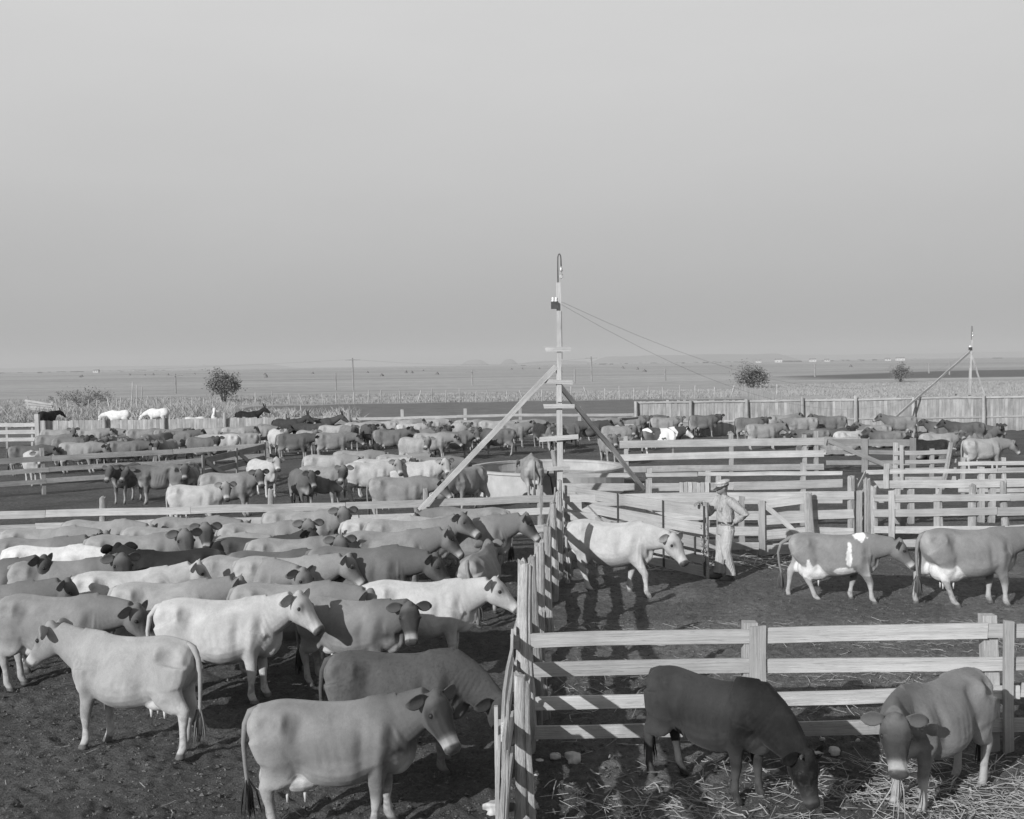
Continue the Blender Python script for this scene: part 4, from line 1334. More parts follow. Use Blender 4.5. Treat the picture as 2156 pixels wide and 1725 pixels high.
def animal_mesh(name, sp='cow', neck_e=8, neck_y=0, head_p=-32, head_y=None, legs=((0, 0), (0, 0), (0, 0), (0, 0)),
                tail=(0, 0), fat=1.0, udder=1.0, lying=False, vox=0.016, thin=0.0, neck_w=1.0, patches=(), shag=0.0, horn=False, tail_out=0.0):
    cow = sp == 'cow'
    if head_y is None: head_y = neck_y
    zs = 0.0
    tab = np.array(COW_TORSO if cow else MULE_TORSO)
    tab[:, 3] *= fat
    if lying:
        zs = -0.44
        tab[:, 3] *= 1.10
    mb = MB()
    # torso
    xs = np.linspace(tab[0, 0], tab[-1, 0], 30)
    T = interp_table(tab, xs)
    th = np.arange(28) * 2 * math.pi / 28
    rings = []
    for x, zt, zb, w, nr in T:
        zc, h = (zt + zb) / 2, (zt - zb) / 2
        c = np.cos(th)
        y = w * np.sign(np.sin(th)) * np.abs(np.sin(th)) ** 0.88 * (1 - nr * np.clip(c, -0.35, 1))
        rings.append(np.stack([np.full(28, x), y, zc + zs + h * np.sign(c) * np.abs(c) ** 0.92], 1))
    mb.rings(rings)
    if cow:
        mb.ball((0.53, 0, 0.635 + zs), (0.16, 0.10, 0.14))          # brisket
        mb.ball((0.64, 0, 0.79 + zs), (0.10, 0.045, 0.23))           # dewlap
    # neck
    if cow:
        P0, P1 = np.array([0.34, 0, 0.93 + zs]), np.array([0.56, 0, 0.975 + zs])
        ks = 1.0 + min(0.55, max(0.0, -neck_e - 5) / 75.0)
        l1, l2 = 0.205 * ks, 0.185 * ks
        if neck_e > -30: neck_e = neck_e + 19
        rv, rl = (0.265, 0.245, 0.195, 0.140), (0.18, 0.145, 0.115, 0.100)
    else:
        P0, P1 = np.array([0.36, 0, 1.14 + zs]), np.array([0.56, 0, 1.20 + zs])
        l1, l2 = 0.30, 0.34
        rv, rl = (0.26, 0.205, 0.155, 0.115), (0.17, 0.12, 0.085, 0.072)
    rv, rl = [q * (1 + (neck_w - 1) * w_) for q, w_ in zip(rv, (0.6, 1, 1, 0.5))], [q * (1 + (neck_w - 1) * w_) for q, w_ in zip(rl, (0.6, 1, 1, 0.6))]
    P2 = P1 + l1 * vec(neck_y * 0.45, neck_e * 0.85)
    P3 = P2 + l2 * vec(neck_y, neck_e)
    path = [P0, (P0 + P1) / 2, P1, (P1 * 0.5 + P2 * 0.5), P2, (P2 + P3) / 2, P3]
    rv = np.interp(np.linspace(0, 3, 7), range(4), rv)
    rl = np.interp(np.linspace(0, 3, 7), range(4), rl)
    rings = []
    tn = np.arange(20) * 2 * math.pi / 20
    for i, p in enumerate(path):
        d = path[min(i + 1, 6)] - path[max(i - 1, 0)]
        d /= np.linalg.norm(d)
        lat = np.cross([0, 0, 1.0], d)
        lat /= np.linalg.norm(lat)
        up = np.cross(d, lat)
        rings.append(p + np.sin(tn)[:, None] * lat * rl[i] * (1 - 0.25 * np.cos(tn))[:, None] + np.cos(tn)[:, None] * up * rv[i])
    mb.rings(rings)
    # head
    hd = vec(head_y, head_p)
    hs = np.cross([0, 0, 1.0], hd)
    hs /= np.linalg.norm(hs)
    hu = np.cross(hd, hs)
    H0 = P3 + hu * 0.01 + hd * 0.0
    HT = interp_table(COW_HEAD if cow else MULE_HEAD, np.linspace(-0.055, 0.508 if cow else 0.60, 26))
    rings = []
    for a, tp, bt, w in HT:
        c = np.cos(tn)
        y = w * np.sign(np.sin(tn)) * np.abs(np.sin(tn)) ** 0.85 * (1 - 0.12 * np.clip(-c, 0, 1))
        z = np.where(c > 0, tp * np.abs(c) ** 0.8, -np.abs(bt) * np.abs(c) ** 0.9 * np.sign(-bt + 1e-6)) + 0.0
        rings.append(H0 + a * hd + y[:, None] * hs + z[:, None] * hu)
    mb.rings(rings)
    ex, es, eu = (0.155, 0.117, 0.060) if cow else (0.17, 0.088, 0.045)
    AX = np.array([hd, hs, hu])
    for s in (-1, 1):
        mb.ball(H0 + ex * hd + s * (es - 0.018) * hs + eu * hu, (0.045, 0.03, 0.035), axes=AX)
    if cow:
        mb.ball(H0 - 0.005 * hd + 0.100 * hu, (0.055, 0.06, 0.055), axes=AX)          # poll
    # legs
    legpts = []
    for k, s in ((0, 1), (1, -1)):
        if lying:
            P = [(0.42, s * 0.17, 0.42), (0.36, s * 0.24, 0.17), (0.50, s * 0.24, 0.10), (0.64, s * 0.22, 0.09), (0.52, s * 0.19, 0.06), (0.44, s * 0.18, 0.05), (0.38, s * 0.18, 0.05), (0.33, s * 0.18, 0.045)]
        elif cow:
            P = [(0.44, s * 0.165, 0.86), (0.385, s * 0.170, 0.66), (0.405, s * 0.155, 0.50), (0.42, s * 0.145, 0.36), (0.418, s * 0.145, 0.22), (0.42, s * 0.145, 0.105), (0.45, s * 0.145, 0.05), (0.465, s * 0.145, 0.0)]
        else:
            P = [(0.47, s * 0.15, 1.10), (0.40, s * 0.16, 0.87), (0.42, s * 0.145, 0.68), (0.435, s * 0.135, 0.47), (0.433, s * 0.135, 0.29), (0.435, s * 0.135, 0.14), (0.465, s * 0.135, 0.065), (0.48, s * 0.135, 0.0)]
        rx = (0.170, 0.130, 0.078, 0.060, 0.036, 0.048, 0.041, 0.062)
        ry = (0.085, 0.080, 0.060, 0.050, 0.034, 0.040, 0.039, 0.054)
        if not lying: P = leg_pose(P, legs[k][0], legs[k][1], 3)
        legpts.append((P, rx, ry))
    for k, s in ((2, 1), (3, -1)):
        if lying:
            P = [(-0.52, s * 0.15, 0.52), (-0.26, s * 0.33, 0.28), (-0.40, s * 0.36, 0.16), (-0.58, s * 0.36, 0.085), (-0.40, s * 0.37, 0.06), (-0.27, s * 0.37, 0.05), (-0.20, s * 0.37, 0.05), (-0.15, s * 0.37, 0.045)]
        elif cow:
            P = [(-0.56, s * 0.135, 0.96), (-0.485, s * 0.175, 0.72), (-0.555, s * 0.165, 0.575), (-0.655, s * 0.145, 0.465), (-0.625, s * 0.14, 0.28), (-0.61, s * 0.14, 0.11), (-0.575, s * 0.14, 0.055), (-0.56, s * 0.14, 0.0)]
        else:
            P = [(-0.48, s * 0.14, 1.18), (-0.38, s * 0.18, 0.92), (-0.49, s * 0.16, 0.73), (-0.61, s * 0.135, 0.58), (-0.60, s * 0.13, 0.35), (-0.585, s * 0.13, 0.14), (-0.55, s * 0.13, 0.065), (-0.535, s * 0.13, 0.0)]
        rx = (0.225, 0.215, 0.150, 0.070, 0.041, 0.046, 0.042, 0.060)
        ry = (0.125, 0.105, 0.072, 0.050, 0.036, 0.040, 0.039, 0.053)
        if not lying: P = leg_pose(P, legs[k][0], legs[k][1], 3)
        legpts.append((P, rx, ry))
    t16 = np.arange(14) * 2 * math.pi / 14
    for P, rx, ry in legpts:
        P = [np.asarray(p, float) for p in P]
        dense, RX, RY = [], [], []
        for i in range(len(P) - 1):
            for q in (0.0, 0.5):
                dense.append(P[i] * (1 - q) + P[i + 1] * q)
                RX.append(rx[i] * (1 - q) + rx[i + 1] * q)
                RY.append(ry[i] * (1 - q) + ry[i + 1] * q)
        dense.append(P[-1]); RX.append(rx[-1]); RY.append(ry[-1])
        rings = []
        for i, p in enumerate(dense):
            d = dense[min(i + 1, len(dense) - 1)] - dense[max(i - 1, 0)]
            d /= np.linalg.norm(d) + 1e-9
            a = np.array([-d[2], 0, d[0]])
            if np.linalg.norm(a) < 0.2: a = np.array([1.0, 0, 0])
            if i == len(dense) - 1 and not lying: a = np.array([1.0, 0, 0])
            a = a / np.linalg.norm(a)
            b = np.array([0, 1.0, 0])
            rings.append(p + np.cos(t16)[:, None] * a * RX[i] + np.sin(t16)[:, None] * b * RY[i])
        mb.rings(rings)
    UD = np.array([-0.33, 0, 0.555 + zs * 1.0])
    if cow and udder > 0 and not lying:
        mb.ball(UD, (0.20 * udder, 0.15 * udder, 0.135 * udder), 14, 9)
        mb.ball(UD + (-0.09, 0, 0.02), (0.15 * udder, 0.14 * udder, 0.14 * udder), 14, 9)
    me0 = mb.mesh("tmp")
    ob = link("tmp", me0)
    rm = ob.modifiers.new("r", 'REMESH')
    rm.mode = 'VOXEL'
    rm.voxel_size = vox
    sm = ob.modifiers.new("s", 'SMOOTH')
    sm.factor = 0.5
    sm.iterations = max(2, int(5 * 0.016 / vox))
    dg = bpy.context.evaluated_depsgraph_get()
    me = bpy.data.meshes.new_from_object(ob.evaluated_get(dg))
    bpy.data.objects.remove(ob)
    bpy.data.meshes.remove(me0)
    n = len(me.vertices)
    V = np.empty(n * 3)
    me.vertices.foreach_get("co", V)
    V = V.reshape(-1, 3)
    F = [tuple(p.vertices) for p in me.polygons]
    bpy.data.meshes.remove(me)
    # body modelling on the surface: hollow in front of the hooks, shoulder blade, ribs, spine
    sgn = np.sign(V[:, 1])
    side = smooth01(np.abs(V[:, 1]), 0.10, 0.2)

    def push(c, r, amt):
        d = ((V[:, 0] - c[0]) / r[0]) ** 2 + ((V[:, 2] - zs - c[1]) / r[1]) ** 2
        V[:, 1] += sgn * side * amt * np.exp(-d * 1.2)
    if cow:
        th_ = 1.0 + thin
        push((-0.455, 1.08), (0.05, 0.09), 0.046 * th_)
        push((-0.745, 1.02), (0.04, 0.06), 0.030)
        push((-0.60, 1.05), (0.07, 0.08), -0.020)
        push((-0.295, 0.99), (0.095, 0.17), -0.046 * th_)
        push((-0.57, 1.02), (0.09, 0.10), -0.030 * th_)
        push((0.25, 0.82), (0.06, 0.22), -0.034 * th_)
        push((0.42, 0.85), (0.06, 0.26), 0.032)
        push((0.40, 0.70), (0.06, 0.08), 0.018)
        push((-0.27, 0.68), (0.07, 0.12), -0.028 * th_)
        push((0.52, 0.92), (0.05, 0.12), -0.022)
        rb = np.exp(-((V[:, 0] - 0.02) / 0.22) ** 2) * np.exp(-((V[:, 2] - zs - 0.85) / 0.2) ** 2)
        V[:, 1] += sgn * side * rb * 0.0026 * (1 + 3.0 * thin) * (0.5 + 0.5 * vnoise(V[:, 0] * 6, V[:, 2] * 4, 12)) * np.sin((V[:, 0] + 0.25 * (V[:, 2] - zs - 0.8)) * 2 * math.pi / 0.085)
        V[:, 2] += 0.020 * np.exp(-(V[:, 1] / 0.035) ** 2) * smooth01(V[:, 2] - zs, 1.05, 1.12) * (V[:, 0] < 0.55)
    else:
        push((-0.27, 1.2), (0.10, 0.1), -0.02)
        push((0.26, 1.05), (0.07, 0.22), -0.018)
    if cow:
        nk = smooth01(x_ := V[:, 0], 0.46, 0.56) * (1 - smooth01(np.linalg.norm(V - P3, axis=1), 0.30, 0.16)) * side
        dn = (V - P1) @ ((P3 - P1) / np.linalg.norm(P3 - P1))
        V[:, 1] += sgn * nk * 0.0035 * np.sin(dn * 2 * math.pi / 0.052 + 1.5 * vnoise(V[:, 2] * 6, dn * 5, 8))
        lump = vnoise(V[:, 0] * 7 + V[:, 1] * 2, V[:, 2] * 7, 9) + 0.5 * vnoise(V[:, 0] * 15, V[:, 2] * 13 + V[:, 1] * 3, 10)
        V[:, 1] += sgn * side * 0.006 * lump
    if shag:
        q = vnoise(V[:, 0] * 48 + V[:, 1] * 17, V[:, 2] * 26 + V[:, 1] * 15, 3)
        nrm = np.stack([V[:, 0] * 0.1, V[:, 1], V[:, 2] - 0.8 - zs], 1)
        nrm /= np.linalg.norm(nrm, axis=1)[:, None] + 1e-6
        V += nrm * (q * 0.006 * shag)[:, None] * smooth01(V[:, 2], 0.4, 0.7)[:, None]
    # marks: r = dark points, g = white, b = black
    rel = V - H0
    ha, hb, hc = rel @ hd, rel @ hs, rel @ hu
    head = smooth01(ha, -0.03, 0.03) * (np.abs(hb) < 0.16) * (np.abs(hc) < 0.22)
    R = np.zeros(n); G = np.zeros(n); B = np.zeros(n)
    z, x = V[:, 2] - zs, V[:, 0]
    hl = 0.508 if cow else 0.60
    er_ = np.sqrt((ha - ex) ** 2 + (hc - eu) ** 2)
    if cow:
        hsoft = smooth01(ha, -0.10, 0.16) * (np.abs(hb) < 0.2) * (np.abs(hc) < 0.26)
        R = np.maximum(R, hsoft * smooth01(hc, -0.14, 0.05) * (0.72 + 0.25 * smooth01(ha, 0.08, 0.26)) * (1 - smooth01(ha, hl - 0.17, hl - 0.10)))
        R = np.maximum(R, 0.35 * hsoft * (1 - smooth01(ha, hl - 0.13, hl - 0.07)))
        wob = vnoise(x * 4 + 7, z * 4, 21) + 0.5 * vnoise(x * 9, z * 8 + V[:, 1] * 2, 22)
        fore = smooth01(x + 0.08 * wob, 0.10, 0.62) * smooth01(z, 0.35, 0.75)
        R = np.maximum(R, 0.42 * fore)
        R = np.maximum(R, 0.26 * np.exp(-((z + 0.06 * wob - 0.80) / 0.17) ** 2) * (1 - smooth01(-x, 0.35, 0.62)))
        R = R + 0.10 * np.clip(wob, 0, 1)
        G = np.maximum(G, 0.20 * smooth01(-x, 0.58, 0.76) * (z > 0.3))
        legs_m = (1 - smooth01(z, 0.36, 0.52)) if not lying else np.zeros(n)
        R = np.maximum(R, 0.30 * legs_m * np.exp(-((z - 0.40) / 0.10) ** 2))
        G = np.maximum(G, 0.62 * head * smooth01(ha, hl - 0.185, hl - 0.085) * (0.6 + 0.4 * smooth01(-hc, -0.03, 0.04)))
        B = np.maximum(B, 0.88 * head * smooth01(ha, hl - 0.078, hl - 0.055) * smooth01(hc, -0.065, -0.045))
        e2 = np.sqrt(((ha - ex) / 1.3) ** 2 + (np.abs(hb) - 0.100) ** 2)
        B = np.maximum(B, 0.70 * head * np.exp(-(np.minimum(er_ + 0.02 * (np.abs(hb) < 0.06), e2 + 0.3 * (hc < 0)) / 0.036) ** 2) * (np.abs(hb) > 0.045))
        B = np.maximum(B, 0.55 * head * np.exp(-((hc + 0.058) / 0.008) ** 2) * smooth01(ha, hl - 0.16, hl - 0.13))
        if udder > 0 and not lying:
            du = np.sqrt(((x - UD[0] + 0.03) / (0.25 * udder)) ** 2 + (V[:, 1] / (0.175 * udder)) ** 2 + ((V[:, 2] - UD[2]) / (0.16 * udder)) ** 2)
            G = np.maximum(G, 0.9 * (1 - smooth01(du, 0.93, 1.05)) * (1 - smooth01(V[:, 2], 0.62 + 0.1 * (udder > 1.2), 0.68 + 0.1 * (udder > 1.2))))
        for cx_, cz_, rx_, rz_ in patches:
            dd = np.sqrt(((x - cx_) / rx_) ** 2 + ((z - cz_) / rz_) ** 2) + 0.35 * vnoise(x * 11, z * 11 + V[:, 1] * 3, 77) + 0.18 * vnoise(x * 28, z * 28, 78)
            G = np.maximum(G, 0.95 * (1 - smooth01(dd, 0.85, 1.1)))
        G = np.maximum(G, 0.45 * np.exp(-((x - 0.60) / 0.10) ** 2) * (1 - smooth01(z, 0.66, 0.78)) * (z > 0.5))
        G = np.maximum(G, 0.30 * (1 - smooth01(z, 0.50, 0.80)) * (1 - smooth01(x, -0.3, 0.3)))
        G = np.maximum(G, 0.35 * legs_m * (1 - smooth01(z, 0.30, 0.42)))
    else:
        G = np.maximum(G, 0.75 * head * smooth01(ha, hl - 0.12, hl - 0.06))
        R = np.maximum(R, 0.5 * (1 - smooth01(z, 0.3, 0.6)))
    if not lying:
        B = np.maximum(B, 0.75 * (1 - smooth01(z, 0.045, 0.07)))
        R = np.maximum(R, 0.6 * (1 - smooth01(z, 0.08, 0.22)) * (0.5 + 0.5 * vnoise(x * 40, z * 30 + V[:, 1] * 50, 5)))
    # crisp add-ons: eyes, ears, tail, teats
    ex_mb = MB()
    EM = []

    def addon(fn, marks):
        k0 = ex_mb.n
        fn()
        EM.append(np.tile(np.array(marks, float), (ex_mb.n - k0, 1)))
    for s in (-1, 1):
        addon(lambda: ex_mb.ball(H0 + ex * hd + s * (es + 0.002) * hs + eu * hu, 0.025, 10, 7), (0, 0, 1))
        L = 0.205 if cow else 0.30
        if cow:
            fh = vec(head_y, 0)
            e_d = 0.93 * hs * s - 0.22 * fh + np.array([0, 0, 0.02])
            e_n = 0.9 * fh + 0.12 * hs * s - np.array([0, 0, 0.22])
            base = H0 - 0.005 * hd + s * 0.088 * hs + 0.066 * hu
            wid = (0.030, 0.058, 0.075, 0.074, 0.056, 0.018)
        else:
            e_d = 0.25 * hs * s - 0.45 * hd + 0.95 * np.array([0, 0, 1.0])
            e_n = 0.6 * hd + 0.6 * hs * s
            base = H0 + 0.0 * hd + s * 0.05 * hs + 0.07 * hu
            wid = (0.022, 0.036, 0.042, 0.036, 0.022, 0.004)
        e_d = e_d / np.linalg.norm(e_d)
        e_w = np.cross(e_d, e_n); e_w /= np.linalg.norm(e_w)
        e_n = np.cross(e_w, e_d)
        rings = []
        t12 = np.arange(12) * 2 * math.pi / 12
        for i, w in enumerate(wid):
            q = i / (len(wid) - 1)
            c = base + e_d * L * q + np.array([0, 0, -0.03]) * q * q * (1 if cow else 0)
            wv, nv = np.cos(t12) * w, np.sin(t12) * 0.010
            cup = (np.cos(t12) ** 2) * w * 0.38
            rings.append(c + wv[:, None] * e_w + (nv + cup)[:, None] * e_n)
        k0 = ex_mb.n
        ex_mb.rings(rings)
        mk = np.zeros((ex_mb.n - k0, 3))
        mk[:, 0] = 0.5 if cow else 0.6
        EM.append(mk)
    if cow:
        sw, sl = tail
        tp = [(-0.68, 0, 1.125 + zs), (-0.765, 0, 1.095 + zs), (-0.815 - tail_out, sw * 0.05, 0.99 + zs), (-0.835 - tail_out * 1.3, sw * 0.15, 0.82 + zs), (-0.83 - tail_out * 1.2, sw * 0.3, 0.64), (-0.82 - tail_out, sw * 0.42, 0.48), (-0.81 - tail_out, sw * 0.46, 0.36),
              (-0.81 - tail_out, sw * 0.48, 0.24), (-0.80 - tail_out, sw * 0.48, 0.14)]
        if lying:
            tp = [(-0.70, 0, 0.68), (-0.77, 0, 0.62), (-0.81, 0.02, 0.5), (-0.83, 0.05, 0.35), (-0.84, 0.09, 0.2), (-0.83, 0.16, 0.08), (-0.8, 0.24, 0.04), (-0.74, 0.32, 0.035), (-0.68, 0.38, 0.03)]
        tr = [0.042, 0.038, 0.030, 0.024, 0.020, 0.018, 0.034, 0.036, 0.006]
        k0 = ex_mb.n
        ex_mb.tube(tp, tr, 9)
        mk = np.zeros((ex_mb.n - k0, 3))
        mk[54:, 0] = 1.0
        mk[54:, 2] = 0.45
        EM.append(mk)
        if not lying and vox < 0.02:
            k0 = ex_mb.n
            for q in range(16):
                o = rng.normal(0, 0.016, 2)
                p = [np.array(tp[5]) + (o[0] * 0.3, o[1] * 0.3, 0), np.array(tp[6]) + (o[0] * 1.6, o[1] * 1.6, 0), np.array(tp[7]) + (o[0] * 2.1, o[1] * 2.1, 0),
                     np.array(tp[8]) + (o[0] * 2.4, o[1] * 2.4, rng.uniform(-0.06, 0.06))]
                ex_mb.tube(p, [0.007, 0.010, 0.008, 0.001], 5)
            mk = np.zeros((ex_mb.n - k0, 3)); mk[:, 0] = 1.0; mk[:, 2] = 0.35
            EM.append(mk)
        if udder > 0.5 and not lying:
            for ox in (-0.11, 0.05):
                for oy in (-0.06, 0.06):
                    addon(lambda: ex_mb.tube([UD + (ox, oy, -0.085 * udder), UD + (ox, oy, -0.15 * udder), UD + (ox, oy, -0.195 * udder)], [0.022, 0.015, 0.010], 8), (0, 0.8, 0))
        if horn:
            for s in (-1, 1):
                b0 = H0 + 0.0 * hd + s * 0.07 * hs + 0.10 * hu
                addon(lambda: ex_mb.tube([b0, b0 + s * 0.05 * hs + 0.02 * hu, b0 + s * 0.085 * hs + 0.05 * hu + 0.02 * hd], [0.020, 0.016, 0.004], 8), (0, 0.5, 0))
    else:
        tp = [(-0.68, 0, 1.34), (-0.76, 0, 1.27), (-0.80, 0, 1.1), (-0.80, 0, 0.85), (-0.79, 0, 0.6), (-0.78, 0, 0.42)]
        k0 = ex_mb.n
        ex_mb.tube(tp, [0.035, 0.035, 0.040, 0.045, 0.035, 0.01], 9)
        mk = np.zeros((ex_mb.n - k0, 3)); mk[:, 0] = 0.9
        EM.append(mk)
        k0 = ex_mb.n           # mane
        nn = np.cross(vec(neck_y, neck_e), np.cross([0, 0, 1.0], vec(neck_y, neck_e)))
        mp = [P1 + np.array([-0.06, 0, 0.2]), P2 + nn * 0.15, (P2 + P3) / 2 + nn * 0.13, P3 + nn * 0.10]
        ex_mb.tube(mp, [0.012, 0.03, 0.03, 0.02], 8)
        mk = np.zeros((ex_mb.n - k0, 3)); mk[:, 0] = 0.9
        EM.append(mk)
    EV = np.concatenate(ex_mb.v)
    marks = np.concatenate([np.stack([R, G, B], 1), np.concatenate(EM)])
    F += [tuple(i + n for i in f) for f in ex_mb.f]
    V = np.concatenate([V, EV])
    me = bpy.data.meshes.new(name)
    me.from_pydata(V.tolist(), [], F)
    me.polygons.foreach_set("use_smooth", [True] * len(me.polygons))
    a = me.attributes.new("marks", 'FLOAT_COLOR', 'POINT')
    a.data.foreach_set("color", np.concatenate([np.clip(marks, 0, 1), np.ones((len(V), 1))], 1).ravel().astype(np.float32))
    me.materials.append(M_COAT)
    me["mouth"] = [float(q) for q in H0 + hd * (hl - 0.06) - hu * 0.06]
    me.update()
    return me


def add_fuzz(o, n, length, width=0.004, lift=0.30):
    """short hairs lying along the coat, as one child mesh of the animal"""
    me = o.data
    nv, nf = len(me.vertices), len(me.polygons)
    V = np.empty(nv * 3); me.vertices.foreach_get("co", V); V = V.reshape(-1, 3)
    Nn = np.empty(nf * 3); me.polygons.foreach_get("normal", Nn); Nn = Nn.reshape(-1, 3)
    A = np.empty(nf); me.polygons.foreach_get("area", A)
    Cc = np.empty(nf * 3); me.polygons.foreach_get("center", Cc); Cc = Cc.reshape(-1, 3)
    MK = np.empty(nv * 4, dtype=np.float32); me.attributes["marks"].data.foreach_get("color", MK); MK = MK.reshape(-1, 4)
    st = np.empty(nf, dtype=np.int32); me.polygons.foreach_get("loop_start", st)
    lv = np.empty(len(me.loops), dtype=np.int32); me.loops.foreach_get("vertex_index", lv)
    v0 = lv[st]
    A = A * (MK[v0, 2] < 0.3) * (Cc[:, 2] > 0.35)
    idx = rng.choice(nf, n, p=A / A.sum())
    nrm = Nn[idx]
    r_ = 0.5 * np.sqrt(A[idx])[:, None]
    base = Cc[idx] + np.cross(nrm, rng.normal(size=(n, 3))) * r_ + nrm * 0.001
    d = np.array([-0.75, 0, -0.65]) + rng.normal(0, 0.32, (n, 3))
    d = d - nrm * np.sum(d * nrm, 1)[:, None]
    d /= np.linalg.norm(d, axis=1)[:, None] + 1e-6
    w = np.cross(nrm, d) * width * 0.5
    L = (length * rng.uniform(0.5, 1.3, n))[:, None]
    tip = base + d * L + nrm * L * lift
    hv = np.stack([base - w, base + w, tip], 1).reshape(-1, 3)
    hm_ = bpy.data.meshes.new("coat_hair")
    hm_.from_pydata(hv.tolist(), [], np.arange(3 * n).reshape(-1, 3).tolist())
    a = hm_.attributes.new("marks", 'FLOAT_COLOR', 'POINT')
    a.data.foreach_set("color", np.repeat(MK[v0[idx]], 3, axis=0).ravel())
    hm_.materials.append(M_COAT)
    c = link("coat_hair", hm_, o)
    c.color = o.color
    c["kind"] = "stuff"
    return c

# ------------------------------------------------------------------ the man at the gate
def skinned(name, mb, vox, it, mat, parent):
    me0 = mb.mesh("tmp")
    ob = link("tmp", me0)
    rm = ob.modifiers.new("r", 'REMESH'); rm.mode = 'VOXEL'; rm.voxel_size = vox
    sm = ob.modifiers.new("s", 'SMOOTH'); sm.factor = 0.5; sm.iterations = it
    me = bpy.data.meshes.new_from_object(ob.evaluated_get(bpy.context.evaluated_depsgraph_get()))
    bpy.data.objects.remove(ob); bpy.data.meshes.remove(me0)
    me.name = name
    me.materials.clear()
    me.materials.append(mat)
    me.polygons.foreach_set("use_smooth", [True] * len(me.polygons))
    return link(name, me, parent)


def cloth(name, v):
    m, t, b = new_mat(name, 0.9, 0.1)
    tc = N(t, "ShaderNodeTexCoord")
    n1 = noise_node(t, tc.outputs["Object"], 5, 4, 0.6)
    n2 = noise_node(t, mapping(t, tc.outputs["Object"], (16, 16, 5)), 1.0, 4, 0.6, 1.2)
    t.links.new(ramp(t, n1.outputs["Fac"], [(0.3, v * 0.8), (0.7, v * 1.12)]), b.inputs["Base Color"])
    bump(t, b, n2.outputs["Fac"], 0.9, 0.05)
    return m


M_SKIN = plain("skin", 0.19, 0.6, 0.3, nscale=12, amt=0.12)
M_SHIRT, M_TROUS, M_CAP = cloth("shirt_cotton", 0.36), cloth("trouser_twill", 0.42), cloth("cap_cotton", 0.42)
M_LEATHER = plain("dark_leather", 0.04, 0.5, 0.4)
M_BOOT = plain("boot_leather", 0.075, 0.65, 0.3, nscale=15)
man = thing("person", (3.90, 20.02, gz(3.9, 20.02) + 0.0), "man in pale cap and work clothes by the open gate, hand on hip", "person")
man.scale = (1.10, 1.10, 1.03)
man.rotation_euler = (0, 0, math.radians(196))
e12 = np.arange(20) * 2 * math.pi / 20


def oval(c, rx, ry, tilt=0.0):
    return np.stack([c[0] + np.cos(e12) * rx, c[1] + np.sin(e12) * ry, c[2] + np.cos(e12) * rx * tilt], 1)


hip, RS, RE, RH = 0.92, (0.0, -0.185, 1.41), (0.17, -0.275, 1.16), (0.36, -0.155, 1.375)
LS, LE, LH = (-0.01, 0.185, 1.41), (-0.17, 0.385, 1.19), (-0.075, 0.185, 1.035)
body = MB()
body.rings([oval((0, 0, z), a, b) for z, a, b in ((0.86, .10, .145), (1.0, .105, .14), (1.18, .11, .15), (1.32, .115, .165), (1.42, .085, .15), (1.46, .06, .09))])
body.tube([(0.0, 0, 1.42), (0.02, 0, 1.50), (0.045, 0, 1.58)], [0.062, 0.056, 0.058], 14)
hc = np.array([0.055, 0, 1.635])
body.ball(hc, (0.098, 0.076, 0.118), 16, 12)
body.ball(hc + (0.035, 0, -0.055), (0.066, 0.056, 0.068), 12, 9)                       # jaw
body.tube([hc + (0.088, 0, 0.022), hc + (0.112, 0, -0.02), hc + (0.092, 0, -0.03)], [0.011, 0.015, 0.012], 8)   # nose
body.ball(hc + (0.088, 0, -0.072), (0.014, 0.026, 0.010), 8, 6)                        # mouth
body.ball(hc + (0.082, 0, 0.03), (0.018, 0.05, 0.010), 8, 6)                           # brow
for s in (-1, 1):
    body.ball(hc + (-0.005, s * 0.077, -0.005), (0.020, 0.010, 0.032), 8, 6)
for S, E, H, up in ((RS, RE, RH, 1), (LS, LE, LH, -1)):
    body.tube([S, lerp(S, E, .5), E, lerp(E, H, .5), H], [0.052, 0.046, 0.040, 0.036, 0.027], 12)
# hands: palm, four bent fingers of different lengths and a thumb
for H, d, n_, lat in ((RH, (0.55, 0.10, -0.05), (0, 0, -1), (0.1, 1, 0)), (LH, (0.45, -0.55, -0.55), (0.5, 0.2, -0.6), (0.3, 0.5, -0.4))):
    H, d, n_, lat = (np.array(q, float) for q in (H, d, n_, lat))
    d /= np.linalg.norm(d); lat -= d * lat.dot(d); lat /= np.linalg.norm(lat); n_ = np.cross(d, lat) * np.sign(np.cross(d, lat).dot(n_))
    body.ball(H + d * 0.048, (0.05, 0.040, 0.018), 10, 8, axes=np.array([d, lat, n_]))
    for k, ln in enumerate((0.070, 0.080, 0.074, 0.058)):
        b0 = H + d * 0.085 + lat * (0.030 - 0.020 * k)
        body.tube([b0, b0 + d * ln * 0.5 + n_ * 0.008, b0 + d * ln * 0.8 + n_ * 0.032, b0 + d * ln * 0.85 + n_ * 0.055], [0.0095, 0.009, 0.0085, 0.007], 7)
    t0 = H + d * 0.025 + lat * 0.032
    body.tube([t0, t0 + d * 0.03 + lat * 0.025 + n_ * 0.01, t0 + d * 0.06 + lat * 0.025 + n_ * 0.025], [0.013, 0.011, 0.009], 7)
legs = (((0.0, 0.095, 0.90), (0.05, 0.125, 0.50), (-0.02, 0.14, 0.09)), ((0.0, -0.095, 0.90), (0.03, -0.125, 0.50), (0.05, -0.145, 0.09)))
for a, b, c in legs:
    body.tube([a, lerp(a, b, .5), b, lerp(b, c, .35), c, np.array(c) + (0.01, 0, -0.06)], [0.085, 0.075, 0.055, 0.058, 0.038, 0.04], 12)
    body.ball(np.array(c) + (0.06, 0, -0.055), (0.11, 0.035, 0.03), 12, 8)
skinned("body", body, 0.0085, 3, M_SKIN, man)
sh = MB()
